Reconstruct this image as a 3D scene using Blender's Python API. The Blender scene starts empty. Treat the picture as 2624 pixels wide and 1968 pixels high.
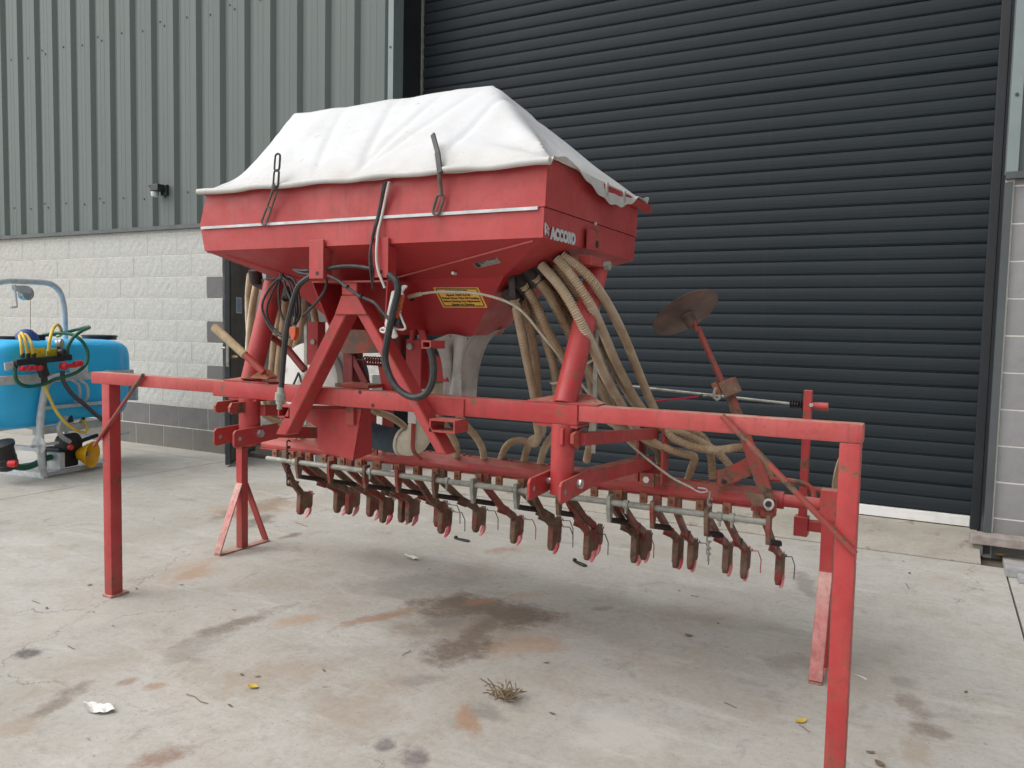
import bpy, bmesh, math, random
import numpy as np
from mathutils import Vector, Matrix, noise
random.seed(7)
R = math.radians
S = bpy.context.scene
COL = S.collection

# ------------------------------------------------------------------ camera
W, H = 2624, 1968
F, PITCH, ROLL, YAW, CD, CH = 2040.437, -6.80441616e-02, 2.10390779e-02, -4.91071485e-01, 5.70520529, 1.32332255
f0 = Vector((math.sin(YAW), math.cos(YAW), 0)); r0 = Vector((math.cos(YAW), -math.sin(YAW), 0)); u0 = Vector((0, 0, 1))
FWD = f0 * math.cos(PITCH) + u0 * math.sin(PITCH)
up_ = -f0 * math.sin(PITCH) + u0 * math.cos(PITCH)
RGT = r0 * math.cos(ROLL) + up_ * math.sin(ROLL)
UP = -r0 * math.sin(ROLL) + up_ * math.cos(ROLL)
CAM = Vector((0, -CD, CH))
cd = bpy.data.cameras.new('camera'); cam = bpy.data.objects.new('camera', cd); COL.objects.link(cam)
cd.sensor_fit = 'HORIZONTAL'; cd.sensor_width = 36; cd.lens = F / W * 36; cd.clip_start = 0.05; cd.clip_end = 400
cam.matrix_world = Matrix(((RGT.x, UP.x, -FWD.x, CAM.x), (RGT.y, UP.y, -FWD.y, CAM.y), (RGT.z, UP.z, -FWD.z, CAM.z), (0, 0, 0, 1)))
S.camera = cam

# ------------------------------------------------------------------ sky, sun, exposure (bright overcast)
SUN_EL, SUN_AZ = 50, 232            # azimuth clockwise from +Y
wd = bpy.data.worlds.new('World'); S.world = wd; wd.use_nodes = True
wn = wd.node_tree; bgn = wn.nodes['Background']
sk = wn.nodes.new('ShaderNodeTexSky'); sk.sky_type = 'NISHITA'; sk.sun_disc = False
sk.sun_elevation = R(SUN_EL); sk.sun_rotation = R(SUN_AZ); sk.air_density = 1.0; sk.dust_density = 4.0; sk.ozone_density = 1.0
hs = wn.nodes.new('ShaderNodeHueSaturation'); hs.inputs['Saturation'].default_value = 0.22
wn.links.new(sk.outputs[0], hs.inputs['Color']); wn.links.new(hs.outputs[0], bgn.inputs[0])
bgn.inputs[1].default_value = 0.115
sl = bpy.data.lights.new('sun', 'SUN'); sl.energy = 1.3; sl.angle = R(100); sl.color = (1.0, 0.98, 0.95)
so = bpy.data.objects.new('sun', sl); COL.objects.link(so)
sd = Vector((math.sin(R(SUN_AZ)) * math.cos(R(SUN_EL)), math.cos(R(SUN_AZ)) * math.cos(R(SUN_EL)), math.sin(R(SUN_EL))))
so.rotation_euler = (-sd).to_track_quat('-Z', 'Y').to_euler(); so.location = sd * 20
S.view_settings.view_transform = 'Standard'; S.view_settings.look = 'None'
S.view_settings.exposure = 0.56; S.view_settings.gamma = 1.0
S.render.engine = 'CYCLES'

# ------------------------------------------------------------------ pixel -> place
def ray(u, v):
    return RGT * ((u - W / 2) / F) - UP * ((v - H / 2) / F) + FWD
def PP(u, v, p, n):
    d = ray(u, v); return CAM + d * ((Vector(p) - CAM).dot(n) / d.dot(n))
VX, VY, VZ = Vector((1, 0, 0)), Vector((0, 1, 0)), Vector((0, 0, 1))
def PY(u, v, y): return PP(u, v, (0, y, 0), VY)
def PX(u, v, x): return PP(u, v, (x, 0, 0), VX)
def PZ(u, v, z=0.0): return PP(u, v, (0, 0, z), VZ)

# ------------------------------------------------------------------ materials
MATS = {}
class NT:
    def __init__(s, name):
        s.m = bpy.data.materials.new(name); s.m.use_nodes = True; s.t = s.m.node_tree; s.n = s.t.nodes
        s.b = s.n['Principled BSDF']; s.tc = s.n.new('ShaderNodeTexCoord'); MATS[name] = s.m
    def link(s, a, b): s.t.links.new(a, b)
    def noise(s, scale, detail=4, rough=.6, dist=0, vec=None, out='Fac'):
        k = s.n.new('ShaderNodeTexNoise'); k.inputs['Scale'].default_value = scale; k.inputs['Detail'].default_value = detail
        k.inputs['Roughness'].default_value = rough; k.inputs['Distortion'].default_value = dist
        s.link(vec if vec is not None else s.tc.outputs['Object'], k.inputs['Vector']); return k.outputs[out]
    def mapv(s, sc=(1, 1, 1), loc=(0, 0, 0)):
        k = s.n.new('ShaderNodeMapping'); k.inputs['Scale'].default_value = sc; k.inputs['Location'].default_value = loc
        s.link(s.tc.outputs['Object'], k.inputs[0]); return k.outputs[0]
    def ramp(s, fac, a, b, v0=0., v1=1.):
        k = s.n.new('ShaderNodeMapRange'); k.inputs[1].default_value = a; k.inputs[2].default_value = b
        k.inputs[3].default_value = v0; k.inputs[4].default_value = v1; s.link(fac, k.inputs[0]); return k.outputs[0]
    def math(s, op, a, b):
        k = s.n.new('ShaderNodeMath'); k.operation = op
        for i, x in enumerate((a, b)):
            if isinstance(x, (int, float)): k.inputs[i].default_value = x
            else: s.link(x, k.inputs[i])
        return k.outputs[0]
    def mix(s, fac, a, b, mode='MIX'):
        k = s.n.new('ShaderNodeMix'); k.data_type = 'RGBA'; k.blend_type = mode
        for i, x in ((0, fac), (6, a), (7, b)):
            if isinstance(x, (int, float)): k.inputs[i].default_value = x
            elif isinstance(x, tuple): k.inputs[i].default_value = (*x, 1)
            else: s.link(x, k.inputs[i])
        return k.outputs[2]
    def nz(s):
        g = s.n.new('ShaderNodeNewGeometry'); x = s.n.new('ShaderNodeSeparateXYZ'); s.link(g.outputs['Normal'], x.inputs[0]); return x.outputs[2]
    def edge(s, rad=.006):
        b = s.n.new('ShaderNodeBevel'); b.samples = 3; b.inputs[0].default_value = rad
        g = s.n.new('ShaderNodeNewGeometry'); d = s.n.new('ShaderNodeVectorMath'); d.operation = 'DOT_PRODUCT'
        s.link(b.outputs[0], d.inputs[0]); s.link(g.outputs['Normal'], d.inputs[1]); return s.ramp(d.outputs['Value'], .98, .86)
    def bump(s, h, strength=.3, dist=.01):
        k = s.n.new('ShaderNodeBump'); k.inputs['Strength'].default_value = strength; k.inputs['Distance'].default_value = dist
        s.link(h, k.inputs['Height']); s.link(k.outputs[0], s.b.inputs['Normal'])
    def fin(s, col, rough=.6, metal=0., spec=.5):
        if isinstance(col, tuple): s.b.inputs['Base Color'].default_value = (*col, 1)
        else: s.link(col, s.b.inputs['Base Color'])
        if isinstance(rough, (int, float)): s.b.inputs['Roughness'].default_value = rough
        else: s.link(rough, s.b.inputs['Roughness'])
        s.b.inputs['Metallic'].default_value = metal; s.b.inputs['Specular IOR Level'].default_value = spec
        return s.m
def simple(name, col, rough=.6, metal=0., var=.25, scale=14, bump=0., spec=.5, dirt=None, dirt_amt=.4):
    t = NT(name); n = t.noise(scale, 5, .65)
    lo = tuple(c * (1 - var) for c in col); hi = tuple(min(1, c * (1 + var)) for c in col)
    c = t.mix(t.ramp(n, .3, .7), lo, hi)
    if dirt:
        d = t.noise(scale * .55 + 1.3, 6, .7); c = t.mix(t.ramp(d, .5, .68, 0, dirt_amt), c, dirt)
    if bump: t.bump(t.noise(scale * 6, 4), bump, .004)
    r = t.ramp(t.noise(scale * 1.7, 3), .3, .7, max(.05, rough - .1), min(1, rough + .1))
    return t.fin(c, r, metal, spec)
def red(name, base=(.40, .031, .035), fade=(.50, .080, .078), fade_amt=.65, chip=.595, rust=(.075, .042, .03), dust=.5, orange=.25, edge=True, rustamt=1.):
    t = NT(name)
    big = t.noise(3.1, 4, .6); mid = t.noise(13, 5, .65); fine = t.noise(60, 4, .7)
    c = t.mix(t.ramp(big, .38, .64, 0, fade_amt), base, fade)
    c = t.mix(t.ramp(mid, .48, .72, 0, orange), c, (.40, .085, .03))
    c = t.mix(t.ramp(t.noise(38, 4, .7), .5, .75, 0, .35), c, (.24, .03, .03))
    # vertical streaks of grime
    st = t.noise(1, 4, .6, vec=t.mapv((46, 46, 3.0))); c = t.mix(t.ramp(st, .54, .72, 0, .5), c, (.20, .055, .045)); c = t.mix(t.ramp(t.noise(5.5, 6, .75, .5), .53, .70, 0, .45), c, (.22, .035, .032))
    ch = t.ramp(t.math('ADD', t.math('MULTIPLY', mid, .75), t.math('MULTIPLY', fine, .25)), chip, chip + .025, 0, rustamt)
    sc = t.math('MULTIPLY', t.ramp(t.noise(1, 3, .5, .3, vec=t.mapv((150, 12, 60), (3, 1, 2))), .66, .70), t.ramp(big, .45, .6)); ch = t.math('MAXIMUM', ch, t.math('MULTIPLY', sc, .55 * rustamt))
    hal = t.ramp(t.math('ADD', t.math('MULTIPLY', mid, .75), t.math('MULTIPLY', fine, .25)), chip - .055, chip + .01, 0, .55 * rustamt); c = t.mix(hal, c, (.27, .075, .045))
    if edge:
        e = t.math('MULTIPLY', t.edge(), t.ramp(t.noise(26, 5, .75), .42, .56)); ch = t.math('MAXIMUM', ch, t.math('MULTIPLY', e, .8))
    gp = t.n.new('ShaderNodeNewGeometry'); sz = t.n.new('ShaderNodeSeparateXYZ'); t.link(gp.outputs['Position'], sz.inputs[0]); c = t.mix(t.math('MULTIPLY', t.ramp(sz.outputs[2], .22, .0), t.ramp(t.noise(20, 5, .7), .38, .6, 0, .7)), c, (.20, .085, .055))
    rc = t.mix(t.ramp(fine, .4, .6), rust, (.17, .095, .06)); c = t.mix(ch, c, rc)
    if dust:
        dn = t.math('MULTIPLY', t.ramp(t.nz(), .75, .97), t.ramp(t.noise(9, 5, .7), .38, .62, .15, dust)); c = t.mix(dn, c, (.46, .36, .27))
    t.bump(t.math('ADD', t.math('MULTIPLY', fine, .25), t.math('MULTIPLY', ch, -.5)), .25, .002)
    return t.fin(c, t.ramp(mid, .3, .7, .36, .6), 0, .45)
red('red'); red('red_ext', base=(.41, .042, .044), fade=(.52, .125, .118), dust=.85, chip=.66)
red('red_hopper', base=(.41, .036, .038), fade=(.51, .088, .085), chip=.735, dust=.2, orange=.12, edge=False)
red('red_clean', base=(.35, .022, .027), fade=(.40, .040, .044), chip=.76, dust=.15, orange=.12, edge=False)
red('red_rusty', base=(.35, .042, .034), fade=(.43, .090, .060), chip=.55, dust=.3, orange=.4)
red('red_beam', base=(.37, .032, .034), fade=(.45, .075, .065), chip=.60, orange=.4, dust=.35)
red('red_worn', base=(.29, .042, .038), fade=(.35, .080, .062), chip=.515, dust=.3, orange=.3)
red('red_patch', base=(.34, .04, .03), fade=(.40, .085, .04), chip=.47, rust=(.10, .075, .055), dust=.3, orange=.6)
red('red_foot', base=(.52, .17, .16), fade=(.64, .40, .35), fade_amt=1, chip=.7, dust=.5)
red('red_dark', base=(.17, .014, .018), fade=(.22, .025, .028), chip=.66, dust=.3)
def coulter_mat():
    t = NT('coulter'); n = t.noise(15, 5, .7); f = t.noise(70, 4, .7)
    c = t.mix(t.ramp(n, .35, .65), (.115, .066, .046), (.25, .155, .11))
    c = t.mix(t.ramp(t.noise(8, 4), .53, .62, 0, .85), c, (.29, .035, .032)); c = t.mix(t.ramp(f, .5, .7, 0, .5), c, (.24, .18, .135))
    t.bump(f, .4, .003); return t.fin(c, .75, 0, .3)
coulter_mat()
simple('share_pink', (.74, .21, .23), .5, var=.3, scale=30, dirt=(.66, .36, .33), dirt_amt=.8)
simple('share_red', (.60, .07, .09), .5, var=.3, scale=30, dirt=(.62, .25, .25), dirt_amt=.6)
simple('rust', (.34, .135, .075), .85, var=.4, scale=30, bump=.3, dirt=(.30, .10, .05))
simple('disc_steel', (.13, .088, .075), .6, .3, var=.35, scale=9, dirt=(.15, .07, .045))
simple('disc_tan', (.30, .20, .13), .8, var=.35, scale=16, bump=.2, dirt=(.10, .06, .045))
simple('galv', (.56, .59, .60), .55, .15, var=.18, scale=18, dirt=(.30, .33, .34))
simple('galv_old', (.34, .35, .31), .6, .25, var=.2, scale=22, dirt=(.16, .15, .12), dirt_amt=.7)
simple('zinc', (.55, .56, .55), .35, .7, var=.2, scale=40)
simple('black_rubber', (.022, .023, .025), .55, var=.4, scale=25, dirt=(.10, .09, .075), dirt_amt=.35)
simple('dark_clamp', (.03, .022, .02), .7, var=.4, scale=30)
simple('rubber_strap', (.035, .033, .034), .6, var=.3)
simple('strap_dirty', (.13, .105, .09), .75, var=.3, scale=40)
simple('white_plastic', (.70, .70, .67), .4, var=.06, scale=8, dirt=(.42, .40, .35), dirt_amt=.4)
simple('cream_plastic', (.58, .55, .44), .45, var=.1, scale=8, dirt=(.33, .29, .22), dirt_amt=.6)
simple('grey_fabric', (.72, .71, .68), .8, var=.12, scale=10, bump=.2, dirt=(.27, .25, .21), dirt_amt=.5)
simple('cable_white', (.55, .55, .52), .5, var=.15)
simple('bowden', (.46, .43, .33), .5, var=.2, scale=40)
simple('duct_blue', (.06, .095, .125), .6, var=.3, scale=20, dirt=(.10, .10, .10))
simple('orange_plug', (.55, .10, .03), .5, var=.2)
simple('red_cord', (.50, .01, .05), .7, var=.3, scale=200)
simple('old_wood', (.42, .32, .19), .75, var=.3, scale=20, bump=.3)
simple('label_yellow', (.75, .44, .09), .45, var=.12, scale=20)
simple('label_black', (.02, .02, .02), .6); simple('label_ink', (.10, .065, .02), .6); simple('label_silver', (.55, .57, .58), .4, .1, var=.2, scale=60)
simple('plate_grey', (.30, .28, .27), .5, .3, var=.3, scale=60)
simple('hose_dark', (.05, .03, .025), .7, var=.4)
def hose_mat():
    t = NT('hose'); a = t.noise(7, 4, .6); b = t.noise(40, 4, .7)
    c = t.mix(t.ramp(a, .35, .7), (.36, .245, .145), (.54, .43, .30)); c = t.mix(t.ramp(b, .52, .7, 0, .4), c, (.29, .175, .095))
    c = t.mix(t.ramp(t.noise(2.3, 3), .5, .7, 0, .6), c, (.62, .54, .43)); return t.fin(c, .4, 0, .5)
hose_mat()
def tarp_mat():
    t = NT('tarp'); a = t.noise(3.5, 6, .65, .6); b = t.noise(1, 5, .7, vec=t.mapv((6, 6, 22)))
    c = t.mix(t.ramp(a, .52, .74, 0, .5), (.58, .59, .60), (.41, .405, .38)); c = t.mix(t.ramp(b, .6, .72, 0, .45), c, (.46, .44, .40))
    z = t.n.new('ShaderNodeSeparateXYZ'); t.link(t.tc.outputs['Object'], z.inputs[0])
    c = t.mix(t.math('MULTIPLY', t.ramp(z.outputs[2], 1.95, 1.83), t.ramp(t.noise(9, 5, .7), .35, .65, .1, .7)), c, (.42, .38, .31))
    c = t.mix(t.ramp(t.noise(30, 4, .7), .66, .70, 0, .6), c, (.25, .24, .22)); c = t.mix(t.ramp(t.noise(1.6, 6, .7, 1.2), .50, .66, 0, .4), c, (.52, .50, .46))
    t.bump(t.math('ADD', t.noise(3.2, 3, .5, .8), t.math('MULTIPLY', t.noise(220, 2), .05)), .35, .03); return t.fin(c, .55, 0, .35)
tarp_mat()
def concrete_mat(name, stains=()):
    t = NT(name); P = t.tc.outputs['Object']
    a = t.noise(.55, 5, .6); b = t.noise(2.4, 6, .7, .4); f = t.noise(38, 6, .8); g = t.noise(150, 3, .7)
    c = t.mix(t.ramp(a, .3, .7), (0.369, 0.352, 0.317), (0.512, 0.497, 0.460)); c = t.mix(t.ramp(b, .42, .70, 0, .75), c, (0.347, 0.314, 0.259))
    c = t.mix(t.ramp(t.noise(5.3, 6, .75, .5), .56, .72, 0, .7), c, (0.237, 0.227, 0.209)); c = t.mix(t.ramp(t.noise(1.1, 5, .7, .8), .57, .70, 0, .4), c, (0.378, 0.312, 0.242))
    st = t.noise(1, 5, .7, vec=t.mapv((1.2, 5.5, 1))); c = t.mix(t.ramp(st, .55, .72, 0, .55), c, (0.568, 0.553, 0.520))
    c = t.mix(t.ramp(f, .35, .75, -.12, .4), c, (0.227, 0.213, 0.186)); c = t.mix(t.ramp(g, .60, .72, 0, .5), c, (0.586, 0.578, 0.539))
    c = t.mix(t.ramp(t.noise(21, 4, .7), .665, .70, 0, .6), c, (0.123, 0.109, 0.094))
    vo = t.n.new('ShaderNodeTexVoronoi'); vo.feature = 'DISTANCE_TO_EDGE'; vo.inputs['Scale'].default_value = .42
    wa = t.n.new('ShaderNodeVectorMath'); wa.operation = 'MULTIPLY_ADD'; wn1 = t.noise(2.2, 6, .7, out='Color'); t.link(wn1, wa.inputs[0]); wa.inputs[1].default_value = (.55, .55, 0); t.link(P, wa.inputs[2]); t.link(wa.outputs[0], vo.inputs['Vector'])
    crk = t.math('MULTIPLY', t.ramp(vo.outputs['Distance'], .0022, .0006), t.ramp(t.noise(.8, 3), .50, .58)); c = t.mix(t.math('MULTIPLY', crk, .6), c, (.12, .11, .095))
    c = t.mix(t.ramp(t.noise(75, 3, .6), .63, .68, 0, .55), c, (.19, .165, .135)); c = t.mix(t.ramp(t.noise(9.5, 7, .8, .3), .52, .70, 0, .45), c, (.31, .27, .21))
    w1 = t.n.new('ShaderNodeTexNoise'); w1.inputs['Scale'].default_value = 6.0; w1.inputs['Detail'].default_value = 7; w1.inputs['Roughness'].default_value = .72; t.link(P, w1.inputs['Vector'])
    for (x, y, rx, ry, rot, col, amt) in stains:
        mp = t.n.new('ShaderNodeMapping'); mp.vector_type = 'TEXTURE'; mp.inputs['Location'].default_value = (x, y, 0)
        mp.inputs['Rotation'].default_value = (0, 0, rot); mp.inputs['Scale'].default_value = (rx, ry, 1000); t.link(P, mp.inputs[0])
        wv = t.n.new('ShaderNodeVectorMath'); wv.operation = 'MULTIPLY_ADD'; t.link(w1.outputs['Color'], wv.inputs[0]); wv.inputs[1].default_value = (3.0, 3.0, 0)
        sb = t.n.new('ShaderNodeVectorMath'); sb.operation = 'SUBTRACT'; t.link(mp.outputs[0], sb.inputs[0]); sb.inputs[1].default_value = (1.5, 1.5, 0); t.link(sb.outputs[0], wv.inputs[2])
        ln = t.n.new('ShaderNodeVectorMath'); ln.operation = 'LENGTH'; t.link(wv.outputs[0], ln.inputs[0])
        k = t.ramp(ln.outputs['Value'], 1.05, .45, 0, amt); c = t.mix(t.math('MULTIPLY', k, t.ramp(f, .25, .6, .65, 1)), c, col)
    h = t.math('ADD', t.math('MULTIPLY', f, .6), t.math('ADD', t.math('MULTIPLY', g, .3), t.math('MULTIPLY', b, .8)))
    t.bump(h, .35, .006); return t.fin(c, t.ramp(b, .3, .7, .72, .9), 0, .3)
BR, OR, GY, DK = (.17, .130, .098), (.33, .20, .125), (.22, .205, .185), (.10, .095, .09)
LB, LO = (.33, .265, .20), (.42, .29, .20)
# each stain: two ends of its long axis in the photograph, half width in metres, colour, strength
stain_px = [(1040, 1600, 1420, 1580, .26, (.27, .225, .18), .75), (1060, 1560, 1310, 1545, .12, BR, .9), (1230, 1580, 1410, 1578, .13, BR, .9), (1095, 1700, 1240, 1635, .10, BR, .95), (1200, 1640, 1245, 1590, .06, BR, .8), (1085, 1605, 1180, 1590, .05, GY, .8), (890, 1600, 1060, 1560, .045, OR, .85), (1195, 1550, 1260, 1535, .04, OR, .8), (1230, 1665, 1430, 1640, .09, LO, .7), (1300, 1530, 1390, 1520, .04, LO, .6),
            (560, 1330, 745, 1275, .13, BR, .8), (640, 1350, 700, 1320, .08, (.12, .085, .065), .7), (720, 1378, 770, 1366, .035, BR, .85), (530, 1310, 800, 1290, .2, LO, .45), (490, 1640, 710, 1560, .045, BR, .75), (430, 1690, 560, 1620, .06, GY, .5),
            (60, 1850, 215, 1760, .04, BR, .7), (0, 1890, 90, 1840, .06, LB, .7), (36, 1678, 96, 1674, .05, DK, .9), (455, 1490, 520, 1450, .05, OR, .6), (430, 1500, 560, 1420, .11, LO, .4), (1195, 1800, 1215, 1890, .035, OR, .9), (1215, 1800, 1285, 1850, .045, GY, .8),
            (1250, 1412, 1330, 1405, .05, OR, .6), (950, 1918, 1010, 1908, .03, DK, .75), (1030, 1950, 1100, 1938, .05, (.13, .11, .11), .8), (2300, 1760, 2370, 1850, .035, BR, .55), (2340, 1850, 2405, 1895, .06, BR, .7), (2280, 1730, 2330, 1760, .05, GY, .6), (2340, 1890, 2370, 1968, .04, LB, .6),
            (365, 1765, 430, 1752, .03, OR, .7), (340, 1955, 470, 1925, .05, (.22, .12, .08), .75), (290, 1755, 350, 1740, .025, (.27, .16, .11), .7), (1520, 1562, 1570, 1558, .03, GY, .75), (2050, 1465, 2080, 1540, .05, GY, .7), (900, 1510, 1250, 1480, .14, (.27, .262, .25), .55), (1960, 1700, 2080, 1690, .06, GY, .6),
            (700, 1600, 830, 1580, .05, LO, .7), (560, 1760, 830, 1700, .12, LB, .6), (560, 1430, 720, 1400, .05, GY, .5), (900, 1780, 1060, 1740, .10, LB, .55), (1010, 1745, 1130, 1738, .04, GY, .6), (0, 1620, 300, 1560, .1, (.50, .47, .42), .4), (1500, 1900, 1700, 1880, .12, (.54, .52, .48), .5), (1650, 1560, 1900, 1600, .12, LB, .35), (800, 1800, 1000, 1860, .13, LB, .5)]
stains = []
for (ua, va, ub, vb, hw, c, a) in stain_px:
    p, q = PZ(ua, va), PZ(ub, vb); mdl = (p + q) / 2; stains.append((mdl.x, mdl.y, (q - p).length / 2 * 1.25, hw * 1.35, math.atan2(q.y - p.y, q.x - p.x), c, a))
concrete_mat('concrete', stains)
def thr_mat():
    t = NT('concrete_threshold'); b = t.noise(3, 6, .7, .4); f = t.noise(38, 6, .8)
    c = t.mix(t.ramp(b, .35, .7), (.43, .40, .345), (.32, .29, .245)); c = t.mix(t.ramp(f, .4, .75, 0, .4), c, (.2, .18, .15)); c = t.mix(t.ramp(t.noise(8, 4), .62, .72, 0, .7), c, (.2, .12, .08))
    t.bump(f, .3, .006); t.fin(c, .85, 0, .3)
thr_mat()
simple('soil', (.10, .085, .065), .95, var=.4, scale=8)
def split_mat():
    t = NT('split_block'); oi = t.n.new('ShaderNodeObjectInfo')
    a = t.noise(42, 6, .78); g = t.noise(130, 4, .8)
    c = t.mix(t.ramp(a, .38, .62), (.43, .445, .418), (.60, .59, .56)); c = t.mix(t.ramp(g, .55, .72, 0, .6), c, (.27, .25, .22))
    c = t.mix(t.ramp(oi.outputs['Random'], 0, 1, 0, .18), c, (.54, .50, .46)); t.bump(t.math('ADD', a, t.math('MULTIPLY', g, .5)), .45, .010); t.fin(c, .9, 0, .2)
split_mat()
def smooth_mat(name, lo, hi):
    t = NT(name); oi = t.n.new('ShaderNodeObjectInfo'); a = t.noise(5, 5, .7); g = t.noise(160, 3, .8)
    c = t.mix(t.ramp(a, .3, .7), lo, hi); c = t.mix(t.ramp(oi.outputs['Random'], 0, 1, 0, .5), c, tuple(x * .82 for x in lo)); c = t.mix(t.ramp(g, .5, .75, 0, .4), c, tuple(x * .6 for x in lo))
    gp = t.n.new('ShaderNodeNewGeometry'); sz = t.n.new('ShaderNodeSeparateXYZ'); t.link(gp.outputs['Position'], sz.inputs[0]); nn = t.noise(6, 5, .7, vec=gp.outputs['Position'])
    c = t.mix(t.math('MULTIPLY', t.ramp(sz.outputs[2], .30, .02), t.ramp(nn, .3, .65, .1, .8)), c, (.20, .185, .145)); c = t.mix(t.ramp(t.noise(2.2, 5, .7, vec=gp.outputs['Position']), .52, .7, 0, .4), c, tuple(x * .72 for x in lo))
    t.bump(g, .3, .003); t.fin(c, .88, 0, .25)
smooth_mat('dark_block', (.155, .15, .145), (.21, .205, .20)); smooth_mat('grey_block', (.25, .25, .255), (.34, .34, .34))
simple('mortar_pale', (.68, .66, .61), .9, var=.12, scale=20, bump=.3)
simple('mortar', (.67, .655, .615), .9, var=.2, scale=20, bump=.3)
def clad_mat():
    t = NT('cladding'); a = t.noise(1, 4, .6, vec=t.mapv((7, 7, .5))); oi = t.n.new('ShaderNodeObjectInfo')
    c = t.mix(t.ramp(a, .35, .7), (.112, .137, .129), (.132, .157, .149)); c = t.mix(t.ramp(t.noise(3, 5, .7), .5, .75, 0, .3), c, (.13, .15, .143)); c = t.mix(t.ramp(t.noise(1, 5, .7, vec=t.mapv((16, 16, .35))), .54, .72, 0, .4), c, (.115, .135, .125)); c = t.mix(t.ramp(t.noise(1, 5, .7, vec=t.mapv((24, 24, .6), (4, 2, 1))), .6, .75, 0, .25), c, (.19, .21, .20))
    c = t.mix(t.ramp(oi.outputs['Random'], 0, 1, 0, .2), c, (.14, .172, .163)); t.bump(t.noise(2.2, 2), .08, .02); t.fin(c, .5, .0, .3)
clad_mat()
simple('flashing', (.075, .085, .088), .45, var=.15, scale=4); simple('flashing_light', (.20, .245, .245), .4, var=.1, scale=3)
def slat_mat():
    t = NT('shutter'); oi = t.n.new('ShaderNodeObjectInfo'); a = t.noise(1, 4, .65, vec=t.mapv((.8, 3, 30)))
    c = t.mix(t.ramp(a, .3, .7), (.015, .022, .028), (.023, .031, .038)); c = t.mix(t.ramp(oi.outputs['Random'], 0, 1, 0, .3), c, (.026, .030, .033))
    c = t.mix(t.ramp(t.noise(1, 5, .7, vec=t.mapv((3.5, 3, 14))), .58, .75, 0, .35), c, (.045, .048, .048)); c = t.mix(t.ramp(t.noise(1, 6, .75, vec=t.mapv((9, 3, .7))), .55, .75, 0, .35), c, (.048, .050, .048)); t.fin(c, t.ramp(a, .3, .7, .5, .65), 0, .2)
slat_mat()
simple('reveal', (.018, .022, .025), .5, var=.2, scale=3); simple('door_white', (.78, .78, .76), .45, var=.05, scale=5, dirt=(.5, .48, .44), dirt_amt=.4)
simple('leaf_inner', (.12, .115, .10), .6, var=.25, scale=4, dirt=(.05, .05, .048)); simple('leaf_edge', (.030, .036, .042), .5, var=.3, scale=8)
simple('sticker_blue', (.30, .40, .52), .5, var=.35, scale=60); simple('sticker_white', (.65, .68, .70), .5, var=.1)
simple('brass', (.62, .45, .20), .35, .8, var=.2, scale=50); simple('interior', (.30, .30, .28), .9, var=.15, scale=3)
simple('tank_blue', (.035, .52, .98), .38, var=.08, scale=3, spec=.5); simple('lid_black', (.02, .02, .021), .5, var=.3); simple('lid_blue', (.02, .06, .25), .5, var=.3)
simple('hose_green', (.012, .105, .06), .5, var=.2); simple('hose_yellow', (.72, .50, .06), .5, var=.12); simple('hose_grey', (.055, .06, .075), .5, var=.2)
simple('yellow_guard', (.80, .42, .01), .45, var=.1); simple('yellow_sign', (.72, .55, .03), .5, var=.15, scale=70, dirt=(.25, .19, .02), dirt_amt=.5); simple('knob_red', (.60, .025, .03), .4, var=.15)
simple('sign_white', (.60, .68, .68), .5, var=.1, scale=30); simple('clear_hose', (.42, .45, .46), .3, var=.15)
simple('plank', (.30, .26, .235), .9, var=.3, scale=12, bump=.4, dirt=(.42, .39, .36)); simple('grey_board', (.33, .33, .33), .85, var=.2, scale=20, bump=.3)
simple('paper', (.72, .72, .68), .8, var=.1, scale=20, dirt=(.5, .48, .42), dirt_amt=.5); simple('leaf_dry', (.17, .13, .085), .85, var=.4, scale=40); simple('leaf_yellow', (.55, .38, .05), .7, var=.2, scale=40)
simple('weed', (.20, .145, .09), .9, var=.4, scale=60); simple('lamp_black', (.02, .022, .024), .4, var=.2); simple('lamp_lens', (.55, .60, .60), .3, var=.1)
simple('screw', (.05, .06, .06), .4, .3); simple('gauge', (.55, .55, .53), .3, .6, var=.3, scale=80)
M = MATS

# ------------------------------------------------------------------ mesh helpers
def link(o, parent=None):
    COL.objects.link(o)
    if parent: o.parent = parent
    return o
def obj(name, geo, mat, parent=None, smooth=False, label=None):
    if isinstance(geo, bmesh.types.BMesh):
        me = bpy.data.meshes.new(name); bmesh.ops.recalc_face_normals(geo, faces=geo.faces); geo.to_mesh(me); geo.free()
    else: me = geo
    if not me.materials: me.materials.append(M[mat])
    if smooth:
        me.polygons.foreach_set('use_smooth', [True] * len(me.polygons))
        try: me.set_sharp_from_angle(angle=R(38))
        except Exception: pass
    o = bpy.data.objects.new(name, me); link(o, parent)
    if label: o['label'] = label
    return o
def thing(name, label, cat, loc=(0, 0, 0), group=None):
    o = bpy.data.objects.new(name, None); o.empty_display_size = .1; o.location = loc; link(o); o['label'] = label; o['category'] = cat
    if group: o['group'] = group
    return o
def tag(o, label, cat, group=None, kind=None):
    if label: o['label'] = label
    if cat: o['category'] = cat
    if group: o['group'] = group
    if kind: o['kind'] = kind
    return o
def basis(d, up=VZ):
    d = d.normalized(); s = d.cross(up)
    if s.length < 1e-4: s = d.cross(VY)
    s.normalize(); return d, s, s.cross(d).normalized()
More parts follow.
